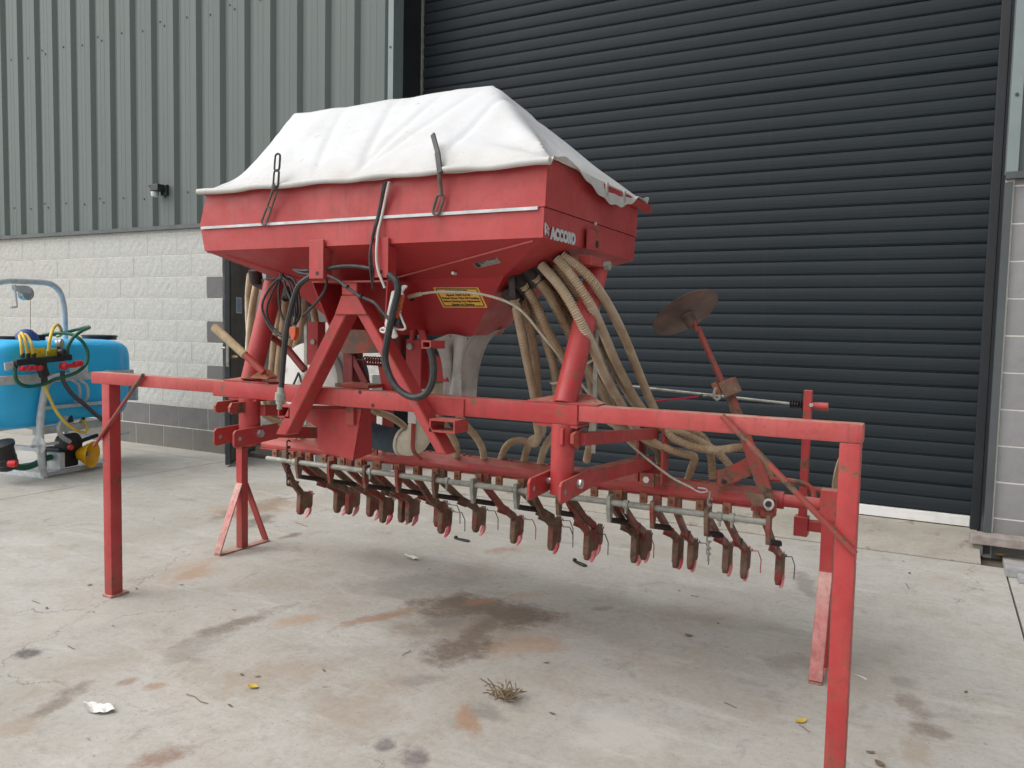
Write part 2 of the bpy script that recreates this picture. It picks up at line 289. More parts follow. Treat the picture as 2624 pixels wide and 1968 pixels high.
def addbox(bm, c, x, y, z, bev=0.):
    vs = [bm.verts.new(Vector(c) + x * i + y * j + z * k) for k in (-1, 1) for j in (-1, 1) for i in (-1, 1)]
    fs = [bm.faces.new([vs[a] for a in q]) for q in ((0, 2, 3, 1), (4, 5, 7, 6), (0, 1, 5, 4), (2, 6, 7, 3), (0, 4, 6, 2), (1, 3, 7, 5))]
    if bev:
        es = list({e for f in fs for e in f.edges}); bmesh.ops.bevel(bm, geom=es, offset=bev, segments=2, affect='EDGES', profile=.6)
def box(c, sx, sy, sz, bev=0.):
    bm = bmesh.new(); addbox(bm, c, VX * sx / 2, VY * sy / 2, VZ * sz / 2, bev); return bm
def box2(a, b, bev=0.):
    a, b = Vector(a), Vector(b); d = b - a; return box((a + b) / 2, abs(d.x), abs(d.y), abs(d.z), bev)
def beam(a, b, w, h, bev=.004, up=VZ, bm=None):
    a, b = Vector(a), Vector(b); d, s, u = basis(b - a, up); bm = bm or bmesh.new()
    addbox(bm, (a + b) / 2, d * (b - a).length / 2, s * w / 2, u * h / 2, bev); return bm
def cyl(a, b, r, seg=20, r2=None, bm=None, bev=0.):
    a, b = Vector(a), Vector(b); d, s, u = basis(b - a); bm = bm or bmesh.new(); r2 = r if r2 is None else r2
    prof = [(0, r), (1, r2)] if not bev else [(0, r - bev), (bev / (b - a).length, r), (1 - bev / (b - a).length, r2), (1, r2 - bev)]
    rings = [[bm.verts.new(a + (b - a) * t + (s * math.cos(k * 2 * math.pi / seg) + u * math.sin(k * 2 * math.pi / seg)) * q) for k in range(seg)] for t, q in prof]
    for p, q in zip(rings, rings[1:]):
        for k in range(seg): bm.faces.new((p[k], p[(k + 1) % seg], q[(k + 1) % seg], q[k]))
    bm.faces.new(rings[0][::-1]); bm.faces.new(rings[-1]); return bm
def lathe(a, axis, prof, seg=28, bm=None, cap=True):
    a = Vector(a); d, s, u = basis(Vector(axis)); bm = bm or bmesh.new(); rings = []
    for t, q in prof: rings.append([bm.verts.new(a + d * t + (s * math.cos(k * 2 * math.pi / seg) + u * math.sin(k * 2 * math.pi / seg)) * max(q, 1e-4)) for k in range(seg)])
    for p, q in zip(rings, rings[1:]):
        for k in range(seg): bm.faces.new((p[k], p[(k + 1) % seg], q[(k + 1) % seg], q[k]))
    if cap: bm.faces.new(rings[0][::-1]); bm.faces.new(rings[-1])
    return bm
def smoothpath(pts, step=.02):
    P = [Vector(p) for p in pts]
    if len(P) == 2: P = [P[0], P[0].lerp(P[1], .5), P[1]]
    Q = [P[0] * 2 - P[1]] + P + [P[-1] * 2 - P[-2]]; out = []
    for i in range(1, len(Q) - 2):
        a, b, c, d = Q[i - 1:i + 3]; n = max(2, int((c - b).length / step))
        for k in range(n):
            t = k / n; out.append(.5 * ((2 * b) + (c - a) * t + (2 * a - 5 * b + 4 * c - d) * t * t + (3 * b - a - 3 * c + d) * t ** 3))
    out.append(P[-1]); return out
def resample(P, step):
    L = [0.]
    for a, b in zip(P, P[1:]): L.append(L[-1] + (b - a).length)
    n = max(2, int(L[-1] / step)); out = []; j = 0
    for k in range(n + 1):
        s = L[-1] * k / n
        while j < len(L) - 2 and L[j + 1] < s: j += 1
        t = (s - L[j]) / max(1e-9, L[j + 1] - L[j]); out.append(P[j].lerp(P[j + 1], min(1, t)))
    return out
def sweep(P, rad, seg=10, bm=None, cap=True):
    bm = bm or bmesh.new(); n = len(P); nrm = None; rings = []
    for i, p in enumerate(P):
        t = (P[min(i + 1, n - 1)] - P[max(i - 1, 0)]).normalized()
        if nrm is None: nrm = basis(t)[1]
        nrm = (nrm - t * nrm.dot(t)); nrm = nrm.normalized() if nrm.length > 1e-6 else basis(t)[1]
        b = t.cross(nrm); r = rad(i) if callable(rad) else rad
        rings.append([bm.verts.new(p + (nrm * math.cos(k * 2 * math.pi / seg) + b * math.sin(k * 2 * math.pi / seg)) * r) for k in range(seg)])
    for p, q in zip(rings, rings[1:]):
        for k in range(seg): bm.faces.new((p[k], p[(k + 1) % seg], q[(k + 1) % seg], q[k]))
    if cap: bm.faces.new(rings[0][::-1]); bm.faces.new(rings[-1])
    return bm
def wire(pts, r, seg=8, step=.012, bm=None): return sweep(resample(smoothpath(pts, step), step), r, seg, bm)
def ribbed(pts, r, pitch=.0095, amp=.0018, seg=12):
    P = resample(smoothpath(pts, .02), pitch / 3); return sweep(P, lambda i: r + (amp if i % 3 == 0 else (-amp if i % 3 == 2 else amp * .2)), seg)
def prism(poly, depth, bm=None, bev=0.):
    """poly: 3-D points of a flat outline; depth: extrusion vector"""
    bm = bm or bmesh.new(); a = [bm.verts.new(Vector(p)) for p in poly]; d = Vector(depth); b = [bm.verts.new(Vector(p) + d) for p in poly]; n = len(a)
    fs = [bm.faces.new(a), bm.faces.new(b[::-1])] + [bm.faces.new((a[(i + 1) % n], a[i], b[i], b[(i + 1) % n])) for i in range(n)]
    if bev:
        es = list({e for f in fs for e in f.edges}); bmesh.ops.bevel(bm, geom=es, offset=bev, segments=1, affect='EDGES')
    return bm
def bolt(p, axis, r=.011, h=.009, bm=None): return cyl(p, Vector(p) + Vector(axis).normalized() * h, r, 6, bm=bm)
def text_mesh(s, size, bold=0., align='CENTER', shear=0.):
    c = bpy.data.curves.new('t', 'FONT'); c.body = s; c.size = size; c.align_x = align; c.offset = bold; c.extrude = .0006; c.shear = shear; c.resolution_u = 4
    o = bpy.data.objects.new('t', c); COL.objects.link(o); dg = bpy.context.evaluated_depsgraph_get(); me = bpy.data.meshes.new_from_object(o.evaluated_get(dg))
    bpy.data.objects.remove(o); me.materials.clear(); return me
def on_plane(me, org, ex, ey):
    n = ex.cross(ey); me.transform(Matrix(((ex.x, ey.x, n.x, org.x), (ex.y, ey.y, n.y, org.y), (ex.z, ey.z, n.z, org.z), (0, 0, 0, 1)))); return me

# ================================================================== GROUND
gb = bmesh.new(); bmesh.ops.create_grid(gb, x_segments=1, y_segments=1, size=90)
g = obj('ground', gb, 'soil'); g.location = (0, -20, -.03); tag(g, None, None, kind='structure')
yard = bpy.data.objects.new('yard', None); link(yard); tag(yard, 'stained pale grey concrete yard laid in large slabs', None, kind='structure')
xs = [-24, -18, -12, -6.02, .40, 6.4, 12.4]; ys = [-30, -24, -18, -12, -6.3, -.33]
for i in range(len(xs) - 1):
    for j in range(len(ys) - 1):
        a, b = xs[i] + .005, xs[i + 1] - .005; c, d = ys[j] + .005, ys[j + 1] - .005
        bm = bmesh.new(); nx, ny = 10, 10
        vs = [[bm.verts.new((a + (b - a) * p / nx, c + (d - c) * q / ny, 0)) for p in range(nx + 1)] for q in range(ny + 1)]
        for q in range(ny):
            for p in range(nx): bm.faces.new((vs[q][p], vs[q][p + 1], vs[q + 1][p + 1], vs[q + 1][p]))
        be = [e for e in bm.edges if e.is_boundary]; ex = bmesh.ops.extrude_edge_only(bm, edges=be)
        for v in [k for k in ex['geom'] if isinstance(k, bmesh.types.BMVert)]: v.co.z = -.05
        obj('concrete_slab', bm, 'concrete', yard)
# strips beside the building
for a, b in ((-24, -6.025), (-6.015, -4.262), (.405, 12.4)):
    obj('concrete_slab', prism([(a, -.324, 0), (b, -.324, 0), (b, .015, 0), (a, .015, 0)], (0, 0, -.05)), 'concrete', yard)
thr = bmesh.new(); prism([(-4.25, -.322, .004), (-4.25, -.1, .045), (-4.25, .42, .068), (-4.25, .42, -.04), (-4.25, -.322, -.04)], (4.53, 0, 0), thr)
tag(obj('door_threshold', thr, 'concrete_threshold'), None, None, kind='structure')
tag(obj('floor', box2((-20, 1.3, -.06), (14, 10, .02)), 'interior'), None, None, kind='structure')

# ================================================================== WAREHOUSE
wh = thing('warehouse', 'grey warehouse with ribbed cladding above blockwork and a dark roller shutter', 'building')
CB = .225; ZC = 2.30
XD0, XD1, XR0, XR1 = -6.36, -5.17, -4.25, .30
# mortar backing walls
segs = [(-14.0, XD0), (XD1, XR0), (XR1, 4.0)]
walls = []
for (a, b) in segs:
    walls.append(obj('block_wall', box2((a + .002, -.001, -.05), (b - .002, .30, ZC)), 'mortar_pale' if a > 0 else 'mortar', wh))
obj('door_lintel', box2((XD0 + .003, -.003, 2.115), (XD1 - .003, .30, ZC)), 'dark_block', wh)
# split-faced blocks: a few shared meshes
def split_mesh(w, h, seed, amp):
    bm = bmesh.new(); nx, ny = max(3, int(w / .055)), 4; w0 = -.0035; w = w + .007
    vs = [[bm.verts.new((w0 + w * p / nx, (-.007 if 0 < q < ny else -.0045) - (amp * (noise.noise(Vector((p * .9, q * .9, seed * 7.3))) * 1.3) if 0 < p < nx and 0 < q < ny else 0), h * q / ny)) for p in range(nx + 1)] for q in range(ny + 1)]
    for q in range(ny):
        for p in range(nx): bm.faces.new((vs[q][p], vs[q][p + 1], vs[q + 1][p + 1], vs[q + 1][p]))
    ex = bmesh.ops.extrude_edge_only(bm, edges=[e for e in bm.edges if e.is_boundary])
    for v in [k for k in ex['geom'] if isinstance(k, bmesh.types.BMVert)]: v.co.y = .03
    me = bpy.data.meshes.new('block'); bmesh.ops.recalc_face_normals(bm, faces=bm.faces); bm.to_mesh(me); bm.free(); return me
cache = {}
def block(parent, x0, x1, z0, h, kind):
    w = round(x1 - x0, 3); v = random.randrange(5) if kind == 'split_block' else 0; key = (w, round(h, 3), kind, v)
    if key not in cache:
        if kind == 'split_block': me = split_mesh(w, h, v + w * 10, .0035)
        else:
            bm = bmesh.new(); addbox(bm, (w / 2, .013, h / 2), VX * w / 2, VY * .0175, VZ * h / 2, .002); me = bpy.data.meshes.new('block'); bm.to_mesh(me); bm.free()
        me.materials.append(M[kind]); cache[key] = me
    o = bpy.data.objects.new('block', cache[key]); o.location = (x0, random.uniform(-.001, .001), z0); link(o, parent)
ncourse = 11
def lay(si, a, b, quoin_l, quoin_r, base_kind, upper_kind, dark_courses):
    for k in range(ncourse):
        z0 = k * CB + .005 if k else -.04; h = min(CB - .010, ZC - z0 - .004) if k else CB - .010 + .045
        if h < .03: continue
        kind = base_kind if k < dark_courses else upper_kind; off = .225 if k % 2 else 0.0
        edges = []; x = b
        # from the right-hand end
        first = .225 if off else .45
        qr = quoin_r and k >= dark_courses and (k % 2)
        while x > a + .02:
            w = first if not edges else .45
            if edges == [] and not off: w = .45
            x0 = max(a, x - w); edges.append((x0, x)); x = x0
        for n, (x0, x1) in enumerate(edges):
            if x1 - x0 < .04: continue
            kk = kind
            if n == 0 and qr: kk = 'dark_block'
            if n == len(edges) - 1 and quoin_l and k >= dark_courses and k % 2 == 0: kk = 'dark_block'
            block(walls[si], x0 + .005, x1 - .005, z0, h, kk)
lay(0, -12.1, XD0, False, True, 'dark_block', 'split_block', 2)
lay(1, XD1, XR0, True, True, 'dark_block', 'split_block', 2)
lay(2, XR1 + .045, 1.9, False, False, 'grey_block', 'grey_block', 2)
obj('corner_trim', box2((XR1 - .002, -.028, .0), (XR1 + .04, .02, ZC - .03)), 'flashing', wh)
# cladding sheets: real trapezoid profile, micro ribs on the crowns
PIT = .3345
def clad_profile(n):
    pts = []
    for k in range(n):
        x = k * PIT; pts += [(x + .000, .006), (x + .050, .006), (x + .085, -.034), (x + .140, -.034), (x + .142, -.0328), (x + .146, -.0328), (x + .148, -.034), (x + .205, -.034), (x + .207, -.0328), (x + .211, -.0328), (x + .213, -.034), (x + .297, -.034)]
    pts.append((n * PIT, .006)); return pts
def clad_mesh(n, z0, z1):
    bm = bmesh.new(); pr = clad_profile(n); a = [bm.verts.new((x, y, z0)) for x, y in pr]; b = [bm.verts.new((x, y, z1)) for x, y in pr]
    for i in range(len(pr) - 1): bm.faces.new((a[i], a[i + 1], b[i + 1], b[i]))
    me = bpy.data.meshes.new('cladding_sheet'); bm.to_mesh(me); bm.free(); return me
sheet = clad_mesh(3, ZC + .03, 7.4); sheet.materials.append(M['cladding'])
clad = obj('cladding', box2((-14, .03, ZC + .04), (XR0 - .06, .10, 7.4)), 'flashing', wh)
clad_r = obj('cladding', box2((XR1 + .06, .03, ZC + .04), (4.0, .10, 7.4)), 'flashing', wh)
def screws(parent, x0, n, zl):
    bm = bmesh.new()
    for z in zl:
        for k in range(n): cyl((x0 + k * PIT + .165, -.034, z + .03 * (k % 2)), (x0 + k * PIT + .165, -.041, z + .03 * (k % 2)), .010, 8, bm=bm)
        cyl((x0 + .10, -.034, z + .05), (x0 + .10, -.041, z + .05), .010, 8, bm=bm)
    obj('screws', bm, 'screw', parent)
xa = XR0 - .055 - PIT * 3
while xa > -14:
    o = bpy.data.objects.new('cladding_sheet', sheet); o.location = (xa, -.006, 0); link(o, clad); screws(o, 0, 3, (2.62, 4.35)); xa -= 3 * PIT
for k in range(3):
    o = bpy.data.objects.new('cladding_sheet', sheet); o.location = (XR1 + .06 + k * 3 * PIT, -.006, 0); link(o, clad_r); screws(o, 0, 3, (2.62, 4.35))
obj('drip_flashing', box2((-14, -.050, ZC - .012), (XR0, .02, ZC + .028)), 'flashing', wh)
obj('drip_flashing', box2((XR1, -.050, ZC - .012), (4, .02, ZC + .028)), 'flashing', wh)
obj('corner_trim', box2((XR0 - .055, -.042, ZC + .028), (XR0, .1, 7.4)), 'flashing_light', wh)
obj('corner_trim', box2((XR1, -.042, ZC + .028), (XR1 + .06, .1, 7.4)), 'flashing_light', wh)
bm = bmesh.new()
for z in (3.72, 5.2): cyl((XR0 - .03, -.042, z), (XR0 - .03, -.048, z), .01, 8, bm=bm)
cyl((XR1 + .03, -.042, 2.78), (XR1 + .03, -.048, 2.78), .01, 8, bm=bm); obj('screws', bm, 'screw', wh)
# roller shutter in its recess
RY = .40
obj('reveal', box2((XR0 - .05, .021, 0), (XR0 + .004, RY + .1, ZC)), 'reveal', wh); obj('reveal', box2((XR0 - .05, .101, ZC), (XR0 + .004, RY + .1, 7.4)), 'reveal', wh)
obj('reveal', box2((XR1 - .004, .021, 0), (XR1 + .05, RY + .1, ZC)), 'reveal', wh); obj('reveal', box2((XR1 - .004, .101, ZC), (XR1 + .05, RY + .1, 7.4)), 'reveal', wh)
obj('door_head', box2((XR0, -.02, 5.35), (XR1, RY + .3, 7.4)), 'flashing', wh)
sh = obj('roller_shutter', box2((XR0, RY + .03, .06), (XR1, RY + .06, 5.4)), 'reveal', wh)
SP_ = .0952; bm = bmesh.new(); L = XR1 - .062 - XR0
prof = [(.000, 0), (.003, .004), (-.0035, .009), (-.0065, .020), (-.0085, .042), (-.0080, .066), (-.0050, .084), (-.0015, .0900), (.004, .0915), (.005, .0952)]
a = [bm.verts.new((0, y, z)) for y, z in prof]; b = [bm.verts.new((L, y, z)) for y, z in prof]
for i in range(len(prof) - 1): bm.faces.new((a[i], b[i], b[i + 1], a[i + 1]))
sm = bpy.data.meshes.new('slat'); bmesh.ops.recalc_face_normals(bm, faces=bm.faces); bm.to_mesh(sm); bm.free(); sm.materials.append(M['shutter'])
z = .145; k = 0
while z < 5.4:
    o = bpy.data.objects.new('slat', sm); o.location = (XR0 + .004, RY + random.uniform(-.0025, .0025), z); o.rotation_euler = (random.uniform(-.03, .03), random.uniform(-.0006, .0006), random.uniform(-.0008, .0008)); link(o, sh); z += SP_
obj('bottom_rail', box2((XR0 + .006, RY - .025, .073), (XR1 - .062, RY + .02, .143), .004), 'door_white', sh)
obj('rubber_seal', box2((XR0 + .006, RY - .012, .05), (XR1 - .062, RY + .012, .0725)), 'black_rubber', sh)
obj('guide_rail', box2((XR1 - .060, RY - .06, .06), (XR1 - .006, RY + .05, 5.35), .003), 'reveal', sh)
obj('guide_rail', box2((XR0 + .0045, RY - .035, .06), (XR0 + .012, RY + .02, 5.35)), 'galv_old', sh)
# interior behind the open door
obj('interior_wall', box2((-8, 2.2, 0), (-4.4, 2.3, 3)), 'interior', wh)
# personnel door, standing open
HG = Vector((-6.25, .28, 0)); FE = PZ(585.5, 1190, .02); FE.z = 0
dd = (FE - HG).normalized(); dn = Vector((-dd.y, dd.x, 0))
if dn.x < 0: dn = -dn
leafL = .93; FE = HG + dd * leafL
door = obj('door_frame', box2((XD0 + .003, .02, 0), (XD0 + .09, .34, 2.112)), 'leaf_edge', wh)
obj('jamb', box2((XD1 - .07, .012, 0), (XD1 - .003, .34, 2.112)), 'leaf_edge', door)
lb = bmesh.new(); addbox(lb, (HG + FE) / 2 + VZ * 1.06, dd * leafL / 2, dn * .022, VZ * 1.04, .002)
leaf = obj('door', lb, 'leaf_edge', wh)
lb = bmesh.new(); addbox(lb, HG + dd * (leafL / 2 - .012) + VZ * 1.06 + dn * .0235, dd * (leafL / 2 - .03), dn * .0015, VZ * 1.01); obj('inner_panel', lb, 'leaf_inner', leaf)
def leafpt(s, z, o=0.): return HG + dd * s + dn * o + VZ * z
lb = bmesh.new(); addbox(lb, leafpt(leafL + .001, 1.06), dd * .001, dn * .012, VZ * .13); obj('lock_plate', lb, 'galv_old', leaf)
lb = bmesh.new(); addbox(lb, leafpt(leafL + .001, .30), dd * .001, dn * .012, VZ * .07); obj('strike_plate', lb, 'galv_old', leaf)
lb = cyl(leafpt(.87, 1.10, -.02), leafpt(.87, 1.10, -.07), .010); beam(leafpt(.875, 1.10, -.065), leafpt(.76, 1.10, -.07), .016, .018, .004, bm=lb); obj('handle', lb, 'zinc', leaf)
lb = cyl(leafpt(.86, 1.02, .024), leafpt(.86, 1.02, .05), .017); cyl(leafpt(.86, 1.02, .05), leafpt(.86, 1.02, .075), .013, bm=lb); obj('thumb_turn', lb, 'brass', leaf)
lb = bmesh.new(); addbox(lb, leafpt(.62, 1.50, .0265), dd * .10, dn * .0008, VZ * .075); st_ = obj('notice', lb, 'sticker_white', leaf)
lb = bmesh.new(); addbox(lb, leafpt(.62, 1.50, .028), dd * .088, dn * .0006, VZ * .064); obj('notice', lb, 'sticker_blue', leaf)
# flood light on the cladding
p = PY(400, 488, -.10); fl = thing('wall_light', 'small black lamp with pale lens fixed to the ribbed cladding', 'lamp', p)
def loc_obj(name, bm, mat, par, **k):
    bmesh.ops.translate(bm, vec=-par.location, verts=bm.verts); return obj(name, bm, mat, par, **k)
loc_obj('bracket', box2((p.x + .03, -.034, p.z - .05), (p.x + .12, -.075, p.z + .06), .01), 'lamp_black', fl)
loc_obj('housing', box2((p.x - .02, -.06, p.z - .012), (p.x + .10, -.16, p.z + .055), .006), 'lamp_black', fl)
loc_obj('lens', lathe((p.x - .0, -.115, p.z - .072), VZ, [(0, .018), (.008, .034), (.045, .040), (.058, .036)]), 'lamp_lens', fl, smooth=True)
loc_obj('visor', box2((p.x - .045, -.07, p.z + .025), (p.x - .018, -.16, p.z + .05), .005), 'lamp_black', fl)

# planks and boards at the foot of the right-hand wall
a = PY(2487, 1371, -.13); b = PY(2489, 1393, -.13)
tag(obj('timber_sleeper', box2((a.x, -.13, b.z), (a.x + 1.15, -.004, a.z + .004), .006), 'plank'), 'weathered timber sleeper lying along the foot of the grey block wall', 'timber')
tag(obj('brick', box2((a.x + .02, -.11, .0), (a.x + .05 + .02, -.02, b.z - .001), .004), 'grey_block'), 'small grey block propping the end of the timber sleeper', 'block', 'props under the sleeper')
tag(obj('brick', box2((a.x + .52, -.11, .0), (a.x + .62, -.02, b.z - .001), .004), 'grey_block'), 'small grey block propping the middle of the timber sleeper', 'block', 'props under the sleeper')
q = PZ(2578, 1456, .05)
tag(obj('board', box2((q.x, q.y, .001), (q.x + .8, q.y + .16, .05), .004), 'grey_board'), 'grey weathered board lying flat in front of the sleeper', 'board')
q2 = PZ(2604, 1475, .035)
tag(obj('board', box2((q2.x + .01, q2.y - .03, .001), (q2.x + .8, q.y - .008, .036), .004), 'grey_board'), 'lower grey board lying in front of the thicker weathered board', 'board')
q = PZ(2562, 1424, .01)
def leafmesh(L, Wd, curl=.3):
    bm = bmesh.new(); rows = []
    for i in range(5):
        t = i / 4; w = Wd * math.sin(math.pi * (t * .9 + .05)); z = .003 + curl * L * (t - .5) ** 2
        rows.append([bm.verts.new((L * (t - .5), w * s, z + curl * abs(s) * w * .6)) for s in (-.5, 0, .5)])
    for p_, q_ in zip(rows, rows[1:]):
        for k in range(2): bm.faces.new((p_[k], p_[k + 1], q_[k + 1], q_[k]))
    return bm
lf = obj('fallen_leaf', leafmesh(.05, .04, .5), 'leaf_yellow'); lf.location = q; tag(lf, 'yellow fallen leaf in the gap below the timber sleeper', 'leaf')
def rebase(root, base):
    base = Vector(base); root.location = base
    for c in root.children: c.location = Vector(c.location) - base
rebase(wh, (-3, .2, 0))

# ================================================================== SEED DRILL
dr = thing('seed_drill', 'red pneumatic seed drill with white tarpaulin on its hopper, standing on its own legs', 'seed drill')
def D(name, geo, mat, parent=None, smooth=False, label=None): return obj(name, geo, mat, parent or dr, smooth, label)
YB0, YB1 = -3.31, -3.25            # front and back of the front beam
# --- front beam and telescopic ends
bl, brr = PY(544, 974, YB0), PY(1480, 1040, YB0)
main = D('front_beam', box2((bl.x, YB0, 1.013), (brr.x, YB1 + .012, 1.080), .006), 'red', smooth=True)
for u, v in ((922, 1005), (955, 1039)):
    q = PY(u, v, YB0 - .0005); D('hole', cyl(q, q + VY * -.0012, .007, 14), 'label_black', main)
el = PY(231, 950, YB0); er = PY(2213, 1078, YB0)
extl = D('beam_extension', box2((el.x, YB0 + .004, 1.026), (bl.x - .0005, YB1 + .004, 1.081), .006), 'red_ext', smooth=True)
extr = D('beam_extension', box2((brr.x + .0005, YB0 + .004, 1.026), (er.x, YB1 + .004, 1.081), .006), 'red_ext', smooth=True)
lx = (PZ(258, 1524, .012).x + PZ(277, 1530, .012).x) / 2
D('front_leg', box2((lx - .029, YB0 + .004, .012), (lx + .027, YB1 + .004, 1.0262), .005), 'red', smooth=True)
D('foot_plate', box2((lx - .034, YB0 - .004, .0), (lx + .032, YB1 + .034, .0118), .003), 'red_foot')
rx = er.x - .030
D('front_leg', box2((rx - .030, YB0 + .004, .012), (rx + .026, YB1 + .004, 1.0262), .005), 'red', smooth=True)
D('foot_plate', box2((rx - .04, YB0 - .004, 0), (rx + .036, YB1 + .034, .0118), .003), 'red_foot')
def rod(p, q, r, mat, name='brace_rod', **k): return D(name, cyl(p, q, r, 12), mat, smooth=True, **k)
rod(PY(367, 960, YB0 - .008), PY(242, 1142, YB0 - .004), .0085, 'red_worn'); rod(PY(1850, 1065, YB0 - .010), PY(2192, 1419, YB0 - .004), .0095, 'red_worn')
# --- round posts
xr, xl = -1.097, -2.545
def post(x, ub, vb, ut, vt):
    a = PX(ub, vb, x); b = PX(ut, vt, x); return a, b
pa, pb = post(xr, 1456, 1014, 1530, 690); D('upper_post', cyl((pa.x, pa.y - .03, pa.z - .03), pb, .040, 28), 'red', smooth=True)
qa, qb = post(xl, 652, 957, 703, 722); D('upper_post', cyl((qa.x, qa.y - .02, qa.z - .03), qb, .042, 28), 'red', smooth=True)
D('lower_post', cyl((xr, -3.283, .775), (xr, -3.283, 1.013), .0395, 28), 'red', smooth=True)
D('lower_post', cyl((xl, -3.283, .815), (xl, -3.283, 1.013), .044, 28), 'red', smooth=True)
# gusset plates where the posts meet the beam
for x in (xr, xl):
    D('gusset', prism([(x - .13, YB0 + .004, 1.0805), (x + .13, YB0 + .004, 1.0805), (x + .13, YB1 + .01, 1.0805), (x + .05, YB1 + .07, 1.10), (x - .05, YB1 + .07, 1.10), (x - .13, YB1 + .01, 1.0805)], (0, 0, .006)), 'red')
    D('gusset', box2((x - .10, YB0 + .006, 1.003), (x + .06, YB1 + .04, 1.0126)), 'red')
# lug tabs below the beam
def lugs(x, s, z0, z1, y0, mat='red'):
    for dx in (-.042, .042):
        b_ = prism([(x + dx - .006, y0, z0 + .01), (x + dx - .006, y0 + .014, z0), (x + dx - .006, -3.25, z0 + .005), (x + dx - .006, -3.25, z1), (x + dx - .006, y0 + .012, z1 - .003), (x + dx - .006, y0, z1 - .02)], (.012, 0, 0))
        D('link_lug', b_, mat)
lugs(xl - .03, 1, .955, 1.004, -3.405, 'red_rusty')
D('link_lug', prism([(xr + .012, -3.335, .95), (xr + .012, -3.29, .93), (xr + .012, -3.29, 1.003), (xr + .012, -3.335, 1.003)], (.010, 0, 0)), 'red')
D('link_lug', prism([(xr + .045, -3.325, .955), (xr + .045, -3.28, .93), (xr + .045, -3.25, 1.003), (xr + .045, -3.325, .985)], (.012, 0, 0)), 'red_rusty')
# --- lower link arms: two plates forward of the post, one box arm running back to the coulter beam
def linkarm(x, zf, ybk, zbk, matA='red'):
    for dx, y1 in ((-.060, -3.20), (.052, -3.18)):
        yf = -3.425; b_ = prism([(x + dx, yf + .012, zf - .036), (x + dx, yf, zf - .026), (x + dx, yf, zf + .024), (x + dx, yf + .012, zf + .036), (x + dx, y1, zf + .045), (x + dx, y1, zf - .022)], (.011, 0, 0), bev=.002)
        o = D('link_plate', b_, matA)
        D('hole', cyl((x + dx - .0006, yf + .03, zf), (x + dx + .0116, yf + .03, zf), .0085, 14), 'galv_old', o)
    D('link_bolt', bolt((x + .063, -3.29, zf + .012), (1, 0, 0), .017, .014, cyl((x - .07, -3.29, zf + .012), (x + .066, -3.29, zf + .012), .011, 14)), 'zinc')
    D('link_arm', beam((x + .03, -3.22, zf + .012), (x + .03, ybk, zbk), .056, .052, .004), matA)
linkarm(xr, .806, -2.47, .775); linkarm(xl, .858, -2.47, .775, 'red')
for x in (xr, xl):
    D('link_arm', beam((x + .06, -3.27, .965), (x + .06, -2.47, .90), .030, .045, .004), 'red')
    # mast plates on the coulter beam
    for dx in (-.012, .095):
        m_ = D('mast_plate', prism([(x + dx, -2.50, .69), (x + dx, -2.42, .69), (x + dx, -2.42, .955), (x + dx, -2.50, .955)], (.010, 0, 0)), 'red')
    D('mast_web', box2((x - .0015, -2.435, .72), (x + .0945, -2.425, .76)), 'red')
    D('mast_foot', box2((x + .01, -2.515, .675), (x + .075, -2.502, .735), .003), 'red_rusty'); D('bolt_head', bolt((x + .042, -2.515, .708), (0, -1, 0), .015, .01), 'zinc')
    D('stay_bar', box2((x - .005 - .05, -2.90, .86), (x + .012 - .05, -2.894, 1.45)), 'galv_old')
# --- headstock A-frame
AY0, AY1 = -3.385, -3.3115
def aleg(tl, tr, bl_, br_, name='headstock_leg'):
    pts = [PY(*tl, AY0), PY(*tr, AY0), PY(*br_, AY0), PY(*bl_, AY0)]; return D(name, prism(pts, (0, AY1 - AY0, 0), bev=.004), 'red')
legL = aleg((874, 770), (905, 770), (705, 1113), (733, 1116)); legR = aleg((893, 770), (922, 770), (1118, 1162), (1143, 1166))
D('headstock_plate', prism([PY(u, v, AY0 - .009) for u, v in ((874, 757), (914, 757), (940, 806), (857, 806))], (0, .0085, 0), bev=.002), 'red')
D('headstock_tongue', prism([PY(u, v, AY0 - .008) for u, v in ((875, 722), (914, 722), (914, 756.5), (875, 756.5))], (0, .05, 0), bev=.003), 'red')
# open box stubs on the legs (category pins)
def stub(u0_, v0_, u1_, v1_):
    a, b = PY(u0_, v0_, AY0), PY(u1_, v1_, AY0); m_ = bmesh.new(); t = .006; x0_, x1_, z0_, z1_ = min(a.x, b.x), max(a.x, b.x), min(a.z, b.z), max(a.z, b.z)
    for c_ in (((x0_, z0_), (x1_, z0_ + t)), ((x0_, z1_ - t), (x1_, z1_)), ((x0_, z0_ + t), (x0_ + t, z1_ - t)), ((x1_ - t, z0_ + t), (x1_, z1_ - t))):
        (p0, r0_), (p1, r1_) = c_; addbox(m_, ((p0 + p1) / 2, AY0 + .045, (r0_ + r1_) / 2), VX * (p1 - p0) / 2, VY * .045, VZ * (r1_ - r0_) / 2)
    return m_
D('pin_box', stub(1100, 1073, 1165, 1112), 'red'); D('pin_box', stub(712, 1038, 742, 1072), 'red')
D('spacer', box2((PY(1090, 1020, AY0).x, AY1 - .004, 1.012), (PY(1130, 1020, AY0).x + .05, AY1 + .0005, 1.075)), 'red')
